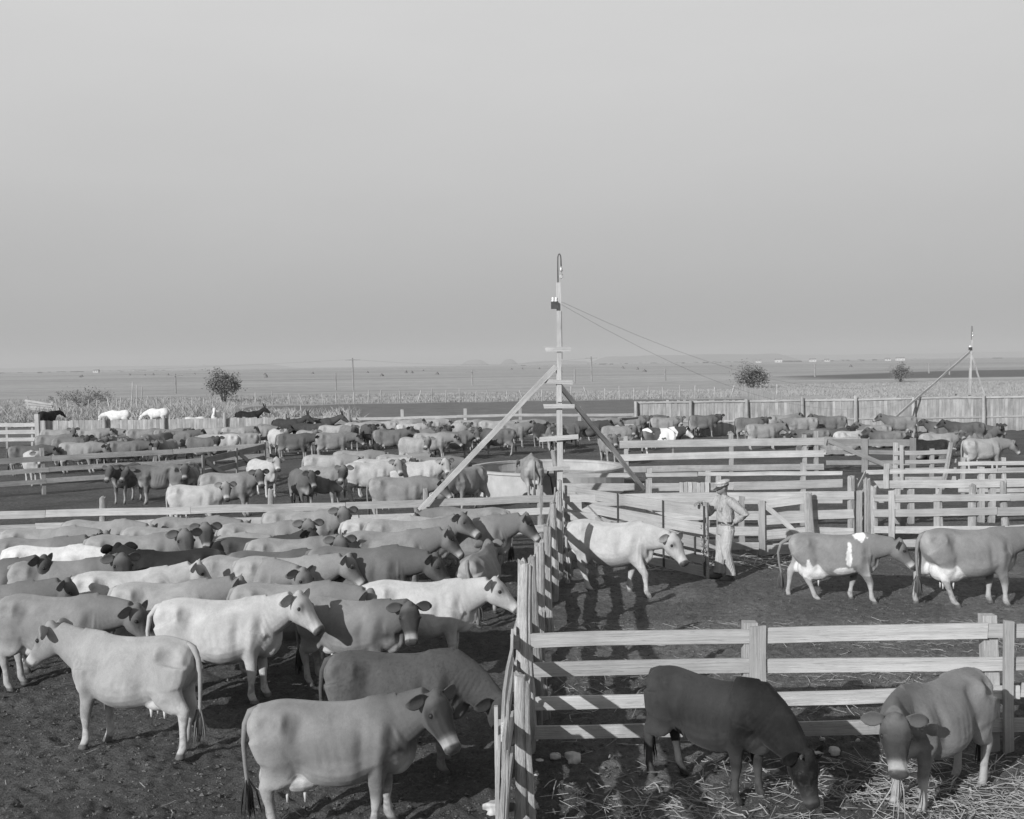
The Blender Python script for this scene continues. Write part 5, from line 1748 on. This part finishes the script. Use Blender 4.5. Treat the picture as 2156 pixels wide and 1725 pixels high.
sh.rings([oval((0.0, 0, z), a, b) for z, a, b in ((0.965, .120, .160), (1.0, .140, .178), (1.08, .142, .175), (1.18, .135, .172), (1.30, .132, .188), (1.38, .118, .196), (1.435, .092, .165), (1.475, .066, .085))])
sh.rings([oval((0.012, 0, 1.455), .074, .078), oval((0.018, 0, 1.485), .070, .072, 0.15), oval((0.022, 0, 1.515), .066, .068, 0.3)])
for S, E, H in ((RS, RE, RH), (LS, LE, LH)):
    Hc = lerp(E, H, 0.94)
    sh.tube([lerp(S, (0, 0, 1.4), 0.25), S, lerp(S, E, .5), E, lerp(E, H, .5), Hc], [0.080, 0.088, 0.082, 0.076, 0.066, 0.050], 14)
sh.ball((0.128, 0.085, 1.27), (0.010, 0.045, 0.052), 8, 6)
so = skinned("shirt", sh, 0.010, 3, M_SHIRT, man)
# wrinkles in the cloth as real relief
def wrinkle(o, amt, fx_, fz_):
    me = o.data
    V = np.empty(len(me.vertices) * 3); me.vertices.foreach_get("co", V); V = V.reshape(-1, 3)
    Nn = np.empty(len(me.vertices) * 3); me.vertices.foreach_get("normal", Nn); Nn = Nn.reshape(-1, 3)
    q = vnoise(V[:, 0] * fx_ + V[:, 2] * fz_, V[:, 1] * fx_ - V[:, 2] * fz_ * 0.7, 17) + 0.6 * vnoise(V[:, 0] * fx_ * 2 - V[:, 2] * fz_ * 2, V[:, 1] * fx_ * 2 + V[:, 2] * 2 * fz_, 18)
    V += Nn * (q * amt)[:, None]
    me.vertices.foreach_set("co", V.ravel())
    me.update()
wrinkle(so, 0.010, 9, 7)
tr = MB()
tr.rings([oval((0.0, 0, z), a, b) for z, a, b in ((0.80, .128, .175), (0.90, .138, .178), (0.98, .130, .166), (1.035, .126, .162))])
for a, b, c in legs:
    a, b, c = np.array(a), np.array(b), np.array(c)
    tr.tube([a + (0, 0, 0.0), lerp(a, b, .5), b, lerp(b, c, .5), c + (0.0, 0, 0.03), c + (0.005, 0, -0.005)], [0.112, 0.102, 0.086, 0.086, 0.088, 0.092], 16)
to = skinned("trousers", tr, 0.010, 2, M_TROUS, man)
wrinkle(to, 0.008, 7, 3)
mb = MB()
mb.rings([oval((0.0, 0, 1.00), .136, .172), oval((0, 0, 1.00), .148, .184), oval((0, 0, 1.04), .146, .182), oval((0, 0, 1.04), .132, .168)], cap=False)
blt = mb.build("belt", M_LEATHER, man, smooth=False)
mb = MB()
mb.box((0.1485, -0.022, 0.998), (0.156, 0.022, 1.042))
mb.build("buckle", M_PALEMETAL, blt)
for a, b, c in legs:
    bt = MB()
    c = np.array(c)
    bt.tube([c + (0, 0, 0.06), c + (0.0, 0, 0.0), c + (0.005, 0, -0.05)], [0.056, 0.056, 0.060], 14)
    bt.rings([np.stack([c[0] + np.cos(e12) * rx + ox, c[1] + np.sin(e12) * ry, np.full(20, z)], 1) for z, rx, ry, ox in ((-0.005, .145, .052, .065), (0.02, .148, .055, .065), (0.05, .125, .05, .06), (0.08, .075, .045, .02))])
    skinned("boot", bt, 0.011, 2, M_BOOT, man)
cp = MB()
cx, cz = hc[0] - 0.005, hc[2]
cp.rings([oval((cx, 0, cz + 0.040), .106, .087, -0.25), oval((cx, 0, cz + 0.075), .108, .089, -0.25), oval((cx - 0.005, 0, cz + 0.100), .128, .108, -0.22), oval((cx - 0.008, 0, cz + 0.128), .118, .100, -0.2), oval((cx - 0.01, 0, cz + 0.142), .06, .05, -0.2)])
cap_o = skinned("cap", cp, 0.010, 2, M_CAP, man)
vb = MB()
vs = []
for z in (0.0, 0.007):
    for k in range(11):
        a = math.radians(-72 + 144 * k / 10)
        vs.append((cx + 0.085 * math.cos(a) + 0.012, 0.080 * math.sin(a), cz + 0.030 + z - 0.02))
    for k in range(11):
        a = math.radians(-72 + 144 * k / 10)
        r_ = 0.085 + 0.070 * math.cos(math.radians(-72 + 144 * k / 10) * 0.9) 
        vs.append((cx + r_ * math.cos(a) + 0.012, 0.085 * math.sin(a), cz + 0.030 + z - 0.02 - 0.045 * math.cos(a)))
fs = []
for k in range(10):
    fs += [(k, k + 11, k + 12, k + 1), (22 + k, 23 + k, 34 + k, 33 + k), (k, k + 1, 23 + k, 22 + k), (11 + k, 33 + k, 34 + k, 12 + k)]
vb.add(vs, fs)
vb.rings([oval((cx, 0, cz + 0.022), .109, .0895, -0.25), oval((cx, 0, cz + 0.050), .110, .091, -0.25)], cap=False)
vb.build("cap_visor", M_LEATHER, cap_o, smooth=True)

# ------------------------------------------------------------------ the herd
POSES = {
    'std': dict(neck_e=6, head_p=-52),
    'std2': dict(neck_e=12, head_p=-48, neck_y=-8, legs=((5, -4), (-6, 2), (-5, 3), (6, -2)), fat=1.06),
    'up': dict(neck_e=20, head_p=-36, neck_y=-8, head_y=-20),
    'low': dict(neck_e=-14, head_p=-52, neck_y=-8),
    'graze': dict(neck_e=-48, head_p=-66, neck_y=-10),
    'cam': dict(neck_e=10, neck_y=-42, head_p=-48, head_y=-78),
    'camup': dict(neck_e=16, neck_y=-40, head_p=-44, head_y=-62),
    'fwd': dict(neck_e=8, head_p=-50, fat=1.05),
    'away': dict(neck_e=2, neck_y=22, head_p=-48, head_y=30),
    'lie': dict(lying=True, neck_e=26, head_p=-28, neck_y=-6),
    'liecam': dict(lying=True, neck_e=20, neck_y=-45, head_p=-30, head_y=-75),
    'lielow': dict(lying=True, neck_e=-10, neck_y=15, head_p=-30, head_y=25),
    'thin': dict(neck_e=0, head_p=-40, neck_y=-10, thin=1.0, fat=0.9, legs=((-4, 2), (5, -3), (6, -2), (-5, 3))),
}
MESHES = {}


def pose_mesh(pose, vox):
    key = (pose, vox)
    if key not in MESHES:
        MESHES[key] = animal_mesh("cow_" + pose, vox=vox, **POSES[pose])
    return MESHES[key]


def cow(px, py, head, pose, tone, label, dark=0.9, white=0.9, patch=0.0, s=1.0, group=None, back=1.155, custom=None, cat="cow", name="cow", vox=None):
    """an animal whose mid back is seen at (px, py); head is its direction in degrees, 0 = facing right, 90 = away"""
    zb = back * s
    sp_ = (custom or {}).get('sp', 'cow')
    P = at_z(px, py, zb)
    y = P[1]
    if vox is None: vox = 0.0135 if y < 14 else 0.017 if y < 24 else 0.024 if y < 40 else 0.03
    if custom is not None:
        c = dict(POSES.get(pose, {})); c.update(custom)
        c.setdefault('vox', vox)
        me = animal_mesh(name + "_mesh", **c)
    else:
        me = pose_mesh(pose, vox)
    o = link(name, me)
    a = math.radians(head)
    off = np.array([-0.05 * s * math.cos(a), -0.05 * s * math.sin(a)])
    x0, y0 = P[0] - off[0], P[1] - off[1]
    o.location = (x0, y0, gz(x0, y0) - 0.012)
    o.rotation_euler = (0, 0, a + (rng.normal(0, 0.09) if custom is None and group == NEAR else 0.0))
    o.scale = (s * rng.uniform(0.96, 1.04), s * rng.uniform(0.92, 1.08), s)
    if tone < 0.38 and sp_ == 'cow': tone *= 0.86
    o.color = (tone, dark, white, patch)
    return tag(o, label, cat, group)


NEAR = "cows in the near left pen"
MID = "cows in the middle left pen"
BACK = "cows in the far group"
RIGHT = "cows in the far right pen"
# ---- near left pen, from the camera outwards
cow(694, 1478, 3, None, 0.25, "large mid grey cow nearest the camera at the bottom, dark face turned right", s=0.97, group=NEAR,
    custom=dict(neck_e=17, neck_y=-28, head_p=-50, head_y=-50, fat=1.06, legs=((2, 0), (-6, 0), (-3, 2), (5, -3)), udder=1.3, tail=(0.1, 0)), dark=1.5)
cow(282, 1346, 163, None, 0.36, "pale cow at the lower left facing left in profile with a long dark tail switch", s=1.02, group=NEAR,
    custom=dict(neck_e=12, neck_y=3, head_p=-46, head_y=4, fat=0.98, legs=((6, -6), (-4, 3), (-8, 4), (3, 0)), udder=0.95), dark=0.35)
cow(832, 1370, -3, None, 0.09, "dark backed cow lowering its head behind the nearest cow", s=1.0, group=NEAR, white=0.5,
    custom=dict(neck_e=-33, neck_y=-24, head_p=-50, head_y=-50, shag=0.2, udder=0.0, fat=1.0), dark=0.7)
cow(455, 1257, -2, None, 0.42, "near white cow with a pale tail looking right in the middle of the near pen", s=1.06, group=NEAR,
    custom=dict(neck_e=12, neck_y=-14, head_p=-42, head_y=-24, udder=0.5, fat=1.0, tail_out=0.04, legs=((3, 0), (-3, 0), (0, 0), (4, 0))), dark=0.22, white=0.6)
cow(735, 1260, -20, None, 0.25, "grey brown cow with a dark face staring at the camera between the two white cows", s=0.94, group=NEAR,
    custom=dict(neck_e=10, neck_y=-35, head_p=-55, head_y=-60, fat=1.08), dark=1.5)
cow(878, 1224, -4, None, 0.42, "white cow with a hanging pale tail in profile near the log fence", s=1.0, group=NEAR,
    custom=dict(neck_e=5, neck_y=-8, head_p=-40, head_y=-12, udder=0.35, fat=0.96), dark=0.22, white=0.6)
cow(112, 1250, -4, 'low', 0.25, "grey cow at the left edge with its head just behind the white cow's tail", s=1.02, group=NEAR)
cow(345, 1224, 2, 'std', 0.36, "light backed cow with a dark profile head directly behind the near white cow", s=1.0, group=NEAR, dark=1.0)
cow(262, 1202, 14, 'std2', 0.44, "pale rumped cow mostly hidden beside the dark cow", s=0.98, group=NEAR, dark=0.4)
cow(372, 1158, 188, 'camup', 0.03, "almost black cow facing left with a white blaze on its face", s=1.0, group=NEAR, dark=0.8, white=0.5)
cow(128, 1180, -3, 'camup', 0.25, "grey cow with a dark face and white forehead at the left of the black cow", s=1.0, group=NEAR, dark=1.1)
cow(-20, 1228, -6, 'std', 0.22, "cow at the left edge of which only the dark head shows, lower of two", s=1.0, group=NEAR)
cow(-40, 1180, -8, 'std2', 0.18, "cow at the left edge of which only the dark head shows, upper of two", s=1.0, group=NEAR, dark=1.1)
cow(100, 1152, -2, 'low', 0.55, "whitest back in the left part of the near pen", s=1.0, group=NEAR, dark=0.15)
cow(72, 1130, -2, 'std', 0.24, "grey cow behind the whitest back at the left edge", s=1.0, group=NEAR)
cow(88, 1111, 0, 'low', 0.33, "light grey back nearest the left end of the cross fence", s=1.0, group=NEAR, dark=0.6)
cow(205, 1098, -6, 'low', 0.30, "cow with a pale rump directly under the second post of the cross fence", s=1.0, group=NEAR, dark=0.5)
cow(275, 1130, -2, 'camup', 0.29, "long backed cow with a dark ear visible left of centre in the near pen", s=1.06, group=NEAR)
cow(338, 1110, -3, 'camup', 0.30, "light cow whose dark head stands above its neighbour's back", s=1.04, group=NEAR, dark=1.1)
cow(398, 1090, -2, 'low', 0.26, "cow standing furthest back against the cross fence left of centre", s=1.0, group=NEAR, dark=0.5)
cow(545, 1102, -4, 'cam', 0.31, "light cow looking at the camera with a white star on its forehead", s=1.0, group=NEAR)
cow(632, 1076, -5, 'camup', 0.32, "light cow close under the cross fence with a dark head to the right", s=1.0, group=NEAR)
cow(448, 1125, 3, 'low', 0.36, "pale cow with a white tail head beside a black back", s=0.96, group=NEAR, white=1.0, dark=0.3)
cow(535, 1131, -2, 'up', 0.08, "dark brown cow with only its back and ears showing in the crowd", s=0.97, group=NEAR, dark=0.8)
cow(608, 1133, 1, 'cam', 0.29, "mid grey cow left of centre with a dark lowered face and pale cheek", s=1.0, group=NEAR, dark=1.0)
cow(570, 1158, -8, 'low', 0.14, "brown cow squeezed between two lighter backs", s=0.98, group=NEAR)
cow(512, 1175, -25, 'low', 0.29, "cow with its long pale tail hanging out to the left", s=0.98, group=NEAR, dark=0.6, custom=dict(tail=(0.8, 0), tail_out=0.16))
cow(592, 1174, -4, 'std', 0.34, "light grey cow with a pale profile head in the middle of the crowd", s=1.0, group=NEAR, dark=0.7)
cow(602, 1228, -2, 'low', 0.28, "cow showing only a long back behind the head of the near white cow", s=1.0, group=NEAR)
cow(752, 1155, -6, 'low', 0.165, "dark hump backed cow with a pale tail right of the middle of the crowd", s=1.06, group=NEAR, dark=0.9, custom=dict(fat=1.08))
cow(812, 1118, -2, 'std', 0.28, "long grey cow with a light ringed muzzle above the hump backed cow", s=1.05, group=NEAR)
cow(856, 1096, 0, 'up', 0.31, "light brown cow with its dark head held high near the log fence", s=1.04, group=NEAR, dark=1.0)
cow(985, 1086, -3, 'std', 0.27, "big cow with a dark shoulder reaching its head over to the log fence", s=1.06, group=NEAR, dark=1.0)
cow(800, 1090, 6, 'low', 0.38, "pale back between two cows under the pole brace", s=0.98, group=NEAR, dark=0.4)
cow(995, 1070, 180, 'low', 0.26, "cow facing left right under the cross fence beside the lamp pole", s=1.0, group=NEAR)
cow(1008, 1160, 76, 'away', 0.26, "cow seen from behind with a curled tail beside the log fence", s=0.92, group=NEAR, dark=0.6, custom=dict(tail=(-0.5, 0)))
# ---- middle left pen
cow(268, 978, -98, 'fwd', 0.16, "dark thin cow standing face on to the camera behind the left rail fence", s=0.98, group=MID, dark=0.6)
cow(340, 980, 192, 'low', 0.20, "thin bony cow facing left beside the dark face on cow", s=0.98, group=MID, custom=dict(thin=1.3, fat=0.86, neck_e=-6, neck_y=20, head_y=60, head_p=-40))
cow(398, 975, -80, 'fwd', 0.24, "cow with a long dark face looking straight out over a pale back", s=0.95, group=MID, dark=0.9)
cow(478, 997, -3, 'camup', 0.27, "grey cow facing right with black ears in the left of the middle pen", s=1.0, group=MID, dark=1.0)
cow(410, 1022, -8, 'camup', 0.38, "pale cow standing closest to the cross fence in the left of the middle pen", s=0.98, group=MID, dark=0.7)
cow(552, 968, -48, 'up', 0.42, "pale cow with a white face turned to the right in the middle pen", s=0.98, group=MID, dark=0.3)
cow(634, 990, -62, 'fwd', 0.145, "dark brown cow coming head on with a pale muzzle", s=0.97, group=MID, dark=0.8)
cow(676, 982, -26, 'cam', 0.28, "broad grey cow with a dark face looking at the camera in the middle pen", s=1.04, group=MID, dark=1.1)
cow(776, 975, -2, 'camup', 0.38, "light cow partly hidden with a pale face behind the shaded flank", s=1.0, group=MID, dark=0.6)
cow(872, 972, -6, 'camup', 0.42, "long pale cow with a white face near the lamp pole brace", s=1.02, group=MID, dark=0.35)
cow(838, 1006, -4, 'low', 0.245, "grey cow nearest the cross fence with its head behind the pole brace", s=1.0, group=MID, dark=0.6)
cow(688, 958, -5, 'low', 0.37, "light backed cow behind the broad grey cow", s=1.0, group=MID)
cow(748, 949, -3, 'low', 0.30, "cow with its spine just showing behind the light backed cow", s=1.0, group=MID)
cow(795, 966, 2, 'std', 0.40, "pale back in the middle of the row behind the feeding cow", s=1.0, group=MID, dark=0.4)
cow(912, 962, -3, 'low', 0.25, "grey brown cow just left of the white water tank wall", s=1.0, group=MID)
cow(842, 958, -2, 'std', 0.34, "light cow at the back of the row left of the grey brown cow", s=1.0, group=MID)
cow(985, 984, -125, 'graze', 0.29, "cow turned towards the camera with its head down behind the pole brace", s=1.02, group=MID, dark=0.8)
cow(1121, 962, 92, 'away', 0.27, "cow seen from behind drinking at the water tank beside the lamp pole", s=1.12, group=MID, dark=0.3, custom=dict(neck_y=30, neck_e=-28, head_y=40))
# ---- far group, left to centre
far = [
    (70, 950, -60, 'fwd', 0.42, "pale calf at the left edge with a dark face"), (58, 938, 10, 'low', 0.14, "dark cow behind the pale calf"),
    (165, 932, -4, 'low', 0.31, "grey cow facing right behind the left rail fence post"), (110, 916, 2, 'std', 0.22, "brown cow at the left end of the far group"),
    (250, 918, -100, 'fwd', 0.25, "cow facing the camera right of the grey cow in the far group"), (288, 922, 250, 'std', 0.27, "cow standing end on left of the turned rump"),
    (322, 914, 58, 'away', 0.24, "cow with its rump turned to the camera in the left of the far group"), (468, 914, 186, 'low', 0.42, "pale cow facing left with its tail hanging on the right"),
    (378, 907, 12, 'fwd', 0.21, "brown cow with a white lower leg beside the pale left facing cow"), (118, 905, -6, 'camup', 0.29, "cow against the low board fence with a black face"),
    (190, 904, 4, 'std', 0.32, "light back in the row under the white horse"), (222, 903, -5, 'low', 0.30, "second light back in the row under the white horse"),
    (300, 903, 4, 'low', 0.25, "grey back in the row under the white mule"), (355, 904, -3, 'std', 0.23, "brown back with a white legged neighbour under the white mule"),
    (398, 903, -75, 'fwd', 0.16, "dark faced cow looking forward in the left far row"), (440, 901, 3, 'low', 0.36, "light back just left of the black mule"), (497, 900, -4, 'std', 0.33, "light grey back below the black mule"),
    (545, 897, -5, 'low', 0.30, "grey back left of the white far cow"),
    (584, 904, -55, 'fwd', 0.46, "white cow coming towards the camera left of centre in the far group"), (568, 893, -2, 'up', 0.235, "brown cow facing right over the white cow's back"),
    (660, 892, 180, 'low', 0.075, "dark brown cow turned away in the far group below the mules"), (702, 896, -20, 'low', 0.36, "light cow right of the dark brown cow"),
    (735, 897, -50, 'cam', 0.20, "brown cow with a pale faced neighbour left of the fence post"), (758, 889, 3, 'low', 0.35, "light back behind the brown cow in the far group"),
    (775, 894, -70, 'fwd', 0.10, "dark cow facing the camera above the middle fence post"), (806, 887, 175, 'low', 0.36, "light sided cow with a white belly beside the middle fence post"),
    (716, 887, 0, 'low', 0.22, "brown back against the fence below the right hand mule"), (668, 882, -5, 'low', 0.34, "pale back at the fence under the left hand mule"), (850, 884, 0, 'std', 0.34, "pale back behind the far rail post"), (905, 882, 3, 'low', 0.37, "light back right of the far rail post"),
    (865, 892, 0, 'camup', 0.40, "pale cow with a bright face right of the middle fence post"), (880, 904, -8, 'camup', 0.21, "brown cow with its dark head to the right in the far group"),
    (872, 921, -40, 'cam', 0.34, "pale brown cow standing front left of the pair facing the camera"), (933, 897, -70, 'fwd', 0.135, "dark cow standing head on near the pole brace"),
    (968, 890, -60, 'fwd', 0.36, "light faced cow behind the head on dark cow"), (998, 899, -80, 'fwd', 0.24, "grey brown cow facing the camera beside the pole brace"), (985, 884, 5, 'low', 0.34, "pale back touching the far rails near the brace"),
    (1040, 886, -4, 'low', 0.36, "pale rumped cow left of the big grey cow under the brace"), (1078, 891, -3, 'up', 0.265, "grey cow facing right seen under the pole brace"),
    (1140, 892, -70, 'fwd', 0.045, "black cow standing behind the lamp pole crossbar"), (1162, 893, -90, 'fwd', 0.24, "cow with a pale face looking at the camera just left of the lamp pole"), (1195, 890, 20, 'low', 0.17, "brown cow directly behind the lamp pole"),
    (1238, 887, -3, 'std', 0.085, "dark brown cow with a white udder right of the lamp pole"), (1280, 914, -80, 'fwd', 0.30, "cow coming towards the camera under the right hand brace"),
    (1328, 877, -10, 'cam', 0.22, "brown cow in front of the left end of the long board fence"), (1398, 879, -14, 'cam', 0.27, "grey cow with black ears in front of the board fence post"),
    (145, 921, -8, 'camup', 0.17, "dark faced cow half hidden behind the grey cow near the fence post"), (208, 926, -75, 'fwd', 0.26, "cow's head and chest showing between the grey cow and the cow facing the camera"),
    (262, 929, 8, 'low', 0.19, "brown cow behind the second panel of the left rail fence"), (352, 926, -95, 'fwd', 0.30, "cow facing out right of the turned rump"), (425, 921, -20, 'cam', 0.15, "dark cow with its face out behind the pale left facing cow"),
    (512, 912, 175, 'std', 0.27, "grey cow facing left beside the open dark gate"), (618, 913, -8, 'low', 0.12, "very dark back just right of the white far cow"), (648, 906, -40, 'cam', 0.30, "light cow with a dark face right of the very dark back"),
    (700, 911, 5, 'low', 0.22, "brown back above the pale backs of the middle pen"), (820, 905, -5, 'up', 0.16, "dark cow right of the middle fence post with its head up"), (908, 912, -10, 'low', 0.33, "pale back between the front left pair and the head on cow"),
    (955, 908, 8, 'cam', 0.19, "brown cow with a lowered face just left of the pole brace"), (1050, 903, 178, 'low', 0.15, "dark cow facing left under the pole brace"), (1105, 884, 3, 'low', 0.30, "light back against the far rails left of the lamp pole"),
    (1178, 899, -100, 'fwd', 0.11, "dark cow facing forward close behind the lamp pole"), (1262, 880, 4, 'low', 0.29, "grey back at the far rails right of the lamp pole"), (1300, 897, -30, 'cam', 0.26, "grey cow with a pale muzzle left of the patched cow"),
    (1360, 874, 0, 'low', 0.20, "brown cow nearly hidden at the left end of the long board fence"),
]
for px, py, hd_, po, to_, lb in far:
    cow(px, py, hd_ + rng.normal(0, 2), po, to_, lb, group=BACK, dark=rng.uniform(0.6, 1.1), white=0.9, s=rng.uniform(0.97, 1.03))
cow(1392, 901, -4, 'std', 0.10, "white cow with large dark patches behind the wide board fence", s=1.06, patch=1.0, group=RIGHT, dark=1.0)
# ---- far right pen
for px, py, hd_, po, to_, lb, bk in (
    (1530, 869, -4, 'camup', 0.27, "tall grey cow with a pale rump at the left of the far right pen", 1.155),
    (1605, 893, -3, 'std', 0.28, "grey cow facing right nearest the wide board fence", 1.155),
    (1645, 874, 2, 'up', 0.29, "cow with a dark collar and face standing against the board fence", 1.155),
    (1750, 876, 182, 'up', 0.18, "rough brown cow facing left with a pale tail", 1.155),
    (1897, 876, 172, 'up', 0.23, "brown cow standing facing left with a white udder", 1.155),
    (1578, 883, -30, 'cam', 0.15, "dark headed cow behind the tall grey cow", 1.08),
    (1480, 874, -12, 'cam', 0.14, "dark cow in front of the second post of the long board fence", 1.155), (1690, 879, 185, 'low', 0.31, "light grey back against the board fence behind the resting cows", 1.155),
    (2035, 889, 178, 'up', 0.12, "dark cow standing against the board fence near the far lamp pole", 1.155),
    (2068, 924, 4, 'low', 0.36, "pale cow at the right edge with a white udder", 1.155)):
    cow(px, py, hd_, po, to_, lb, group=RIGHT, back=bk, dark=0.95)
LB = 1.155 - 0.44
for px, py, hd_, po, to_, lb, hc_ in (
    (1752, 902, -20, 'liecam', 0.10, "small dark cow lying with a white forehead by the fence", 0), (1712, 905, 178, 'lielow', 0.19, "brown cow lying at the left of the resting group", 0),
    (1790, 908, 10, 'lie', 0.42, "palest cow lying in the middle of the resting group", 0), (1845, 895, 182, 'lie', 0.28, "cow lying behind the palest cow with its head to the left", 0),
    (1872, 908, 184, 'lie', 0.20, "brown cow lying, dark head to the left, in front of the standing brown cow", 0), (1962, 926, 182, 'lie', 0.030, "black cow lying in front of the resting group", 0),
    (1985, 889, 184, 'lie', 0.17, "brown cow lying near the board fence with its head raised to the left", 0), (1975, 913, -15, 'liecam', 0.32, "light brown cow lying with its face to the camera behind the black cow", 0),
    (2062, 908, 20, 'lie', 0.22, "brown cow lying with a white mark on its shoulder at the right edge", 0), (2088, 896, -75, 'liecam', 0.12, "dark faced cow looking out at the right edge", 0),
    (1770, 921, 170, 'lielow', 0.36, "pale cow lying lowest by the dark far gate", 0), (1700, 918, -100, 'lie', 0.20, "cow with spread pale ears lying behind the wide board fence", 0)):
    cow(px, py, hd_, po, to_, lb, group=RIGHT, back=LB, dark=0.9, s=1.04)
# ---- near right pen
cow(1282, 1096, -30, None, 0.40, "white cow with a dark eye walking past the open gate", s=1.06,
    custom=dict(neck_e=-20, neck_y=-8, head_p=-50, head_y=-22, legs=((-16, 4), (26, -22), (-24, 8), (18, -6)), udder=0.8, tail=(0, 0), fat=1.1), dark=0.16, white=0.6)
cow(1752, 1122, -16, None, 0.235, "brown cow with white shoulder patches and a big udder walking right", s=0.95,
    custom=dict(neck_e=-12, neck_y=-4, head_p=-52, legs=((-14, 2), (18, -12), (-12, -4), (20, -4)), udder=1.5, tail=(0.1, 0), tail_out=0.10, patches=((0.40, 1.15, 0.10, 0.07), (0.23, 0.86, 0.05, 0.20), (0.12, 0.58, 0.20, 0.07), (-0.44, 0.60, 0.05, 0.13))), dark=0.5, white=1.0)
cow(2035, 1112, -2, None, 0.235, "brown cow with a white udder leaving at the right edge", s=1.06,
    custom=dict(neck_e=0, head_p=-45, legs=((-6, 2), (8, -6), (-14, 0), (24, -8)), udder=1.45), dark=0.6, white=1.0)
cow(1492, 1427, -46, None, 0.05, "dark brown bull with short horns eating straw in front of the near fence", s=0.90, cat="bull", name="bull",
    custom=dict(neck_e=-40, neck_y=-6, head_p=-72, head_y=-14, udder=0.0, horn=True, fat=1.0, neck_w=1.22, legs=((2, 0), (-6, 2), (6, 0), (-8, 0)), vox=0.0125), dark=2.0, white=0.1)
calf = cow(1975, 1425, -143, None, 0.24, "young cow facing the camera with a straw in its mouth at the lower right", s=0.94,
    custom=dict(neck_e=-12, neck_y=38, head_p=-58, head_y=42, udder=0.4, thin=0.0, fat=1.0, vox=0.0125), dark=1.1)

for o in list(COL.objects):
    if o.type == 'MESH' and o.name.split('.')[0] in ('cow', 'bull') and o.get('label') and o.location.y < 16.5:
        if "lowering its head" in o["label"]: add_fuzz(o, 7000, 0.030, 0.003, 0.12)
        elif o.location.x > 1.0: add_fuzz(o, 9000, 0.022, 0.003, 0.15)
bpy.context.view_layer.update()
mp_ = np.array(calf.matrix_world @ Vector(calf.data["mouth"]))
mb = MB()
for k in range(7):
    o = rng.normal(0, 1, 3) * (0.10, 0.06, 0.03)
    mb.tube([mp_ + o * 0.1, mp_ + o * 0.5 + (-0.03, -0.01, -0.14), mp_ + o + (-0.05 - 0.03 * k % 0.1, -0.02, -0.26 - 0.03 * k)], [0.006, 0.006, 0.003], 5)
tag(mb.build("straw_wisp", M_STRAW), "wisp of pale straw hanging from the young cow's mouth", "straw")

# ------------------------------------------------------------------ horses and mules behind the low fence
EQ = "horses and mules behind the low board fence"
def equine(px, py, head, tone, label, s=1.0, cat="mule", name="mule", **kw):
    cow(px, py, head, None, tone, label, s=s, group=EQ, back=1.385, custom=dict(sp='mule', vox=0.03, **kw), cat=cat, name=name, dark=0.5, white=0.7)


equine(98, 866, 70, 0.020, "dark horse seen from behind at the left end of the low board fence", cat="horse", name="horse", neck_e=10, head_p=-40)
equine(252, 864, 178, 0.62, "white horse with its head hanging to the left", cat="horse", name="horse", neck_e=-12, head_p=-78, neck_y=10)
equine(335, 860, 177, 0.62, "white mule grazing to the left at the stalk pile", neck_e=-25, head_p=-60)
equine(455, 866, -80, 0.60, "white mule with upright ears facing the camera", neck_e=42, head_p=-40)
equine(412, 878, 175, 0.52, "low pale mule beside the white mule with upright ears", s=0.92, neck_e=-30, head_p=-60)
equine(520, 866, -8, 0.016, "black mule standing tall in front of the fodder clump", neck_e=38, head_p=-36, neck_y=-12)
equine(602, 882, -8, 0.045, "dark mule with its head above the low fence, left of two", neck_e=34, head_p=-42, neck_y=-10)
equine(672, 880, -6, 0.06, "brown mule with its head above the low fence, right of two", neck_e=30, head_p=-42, neck_y=-6)
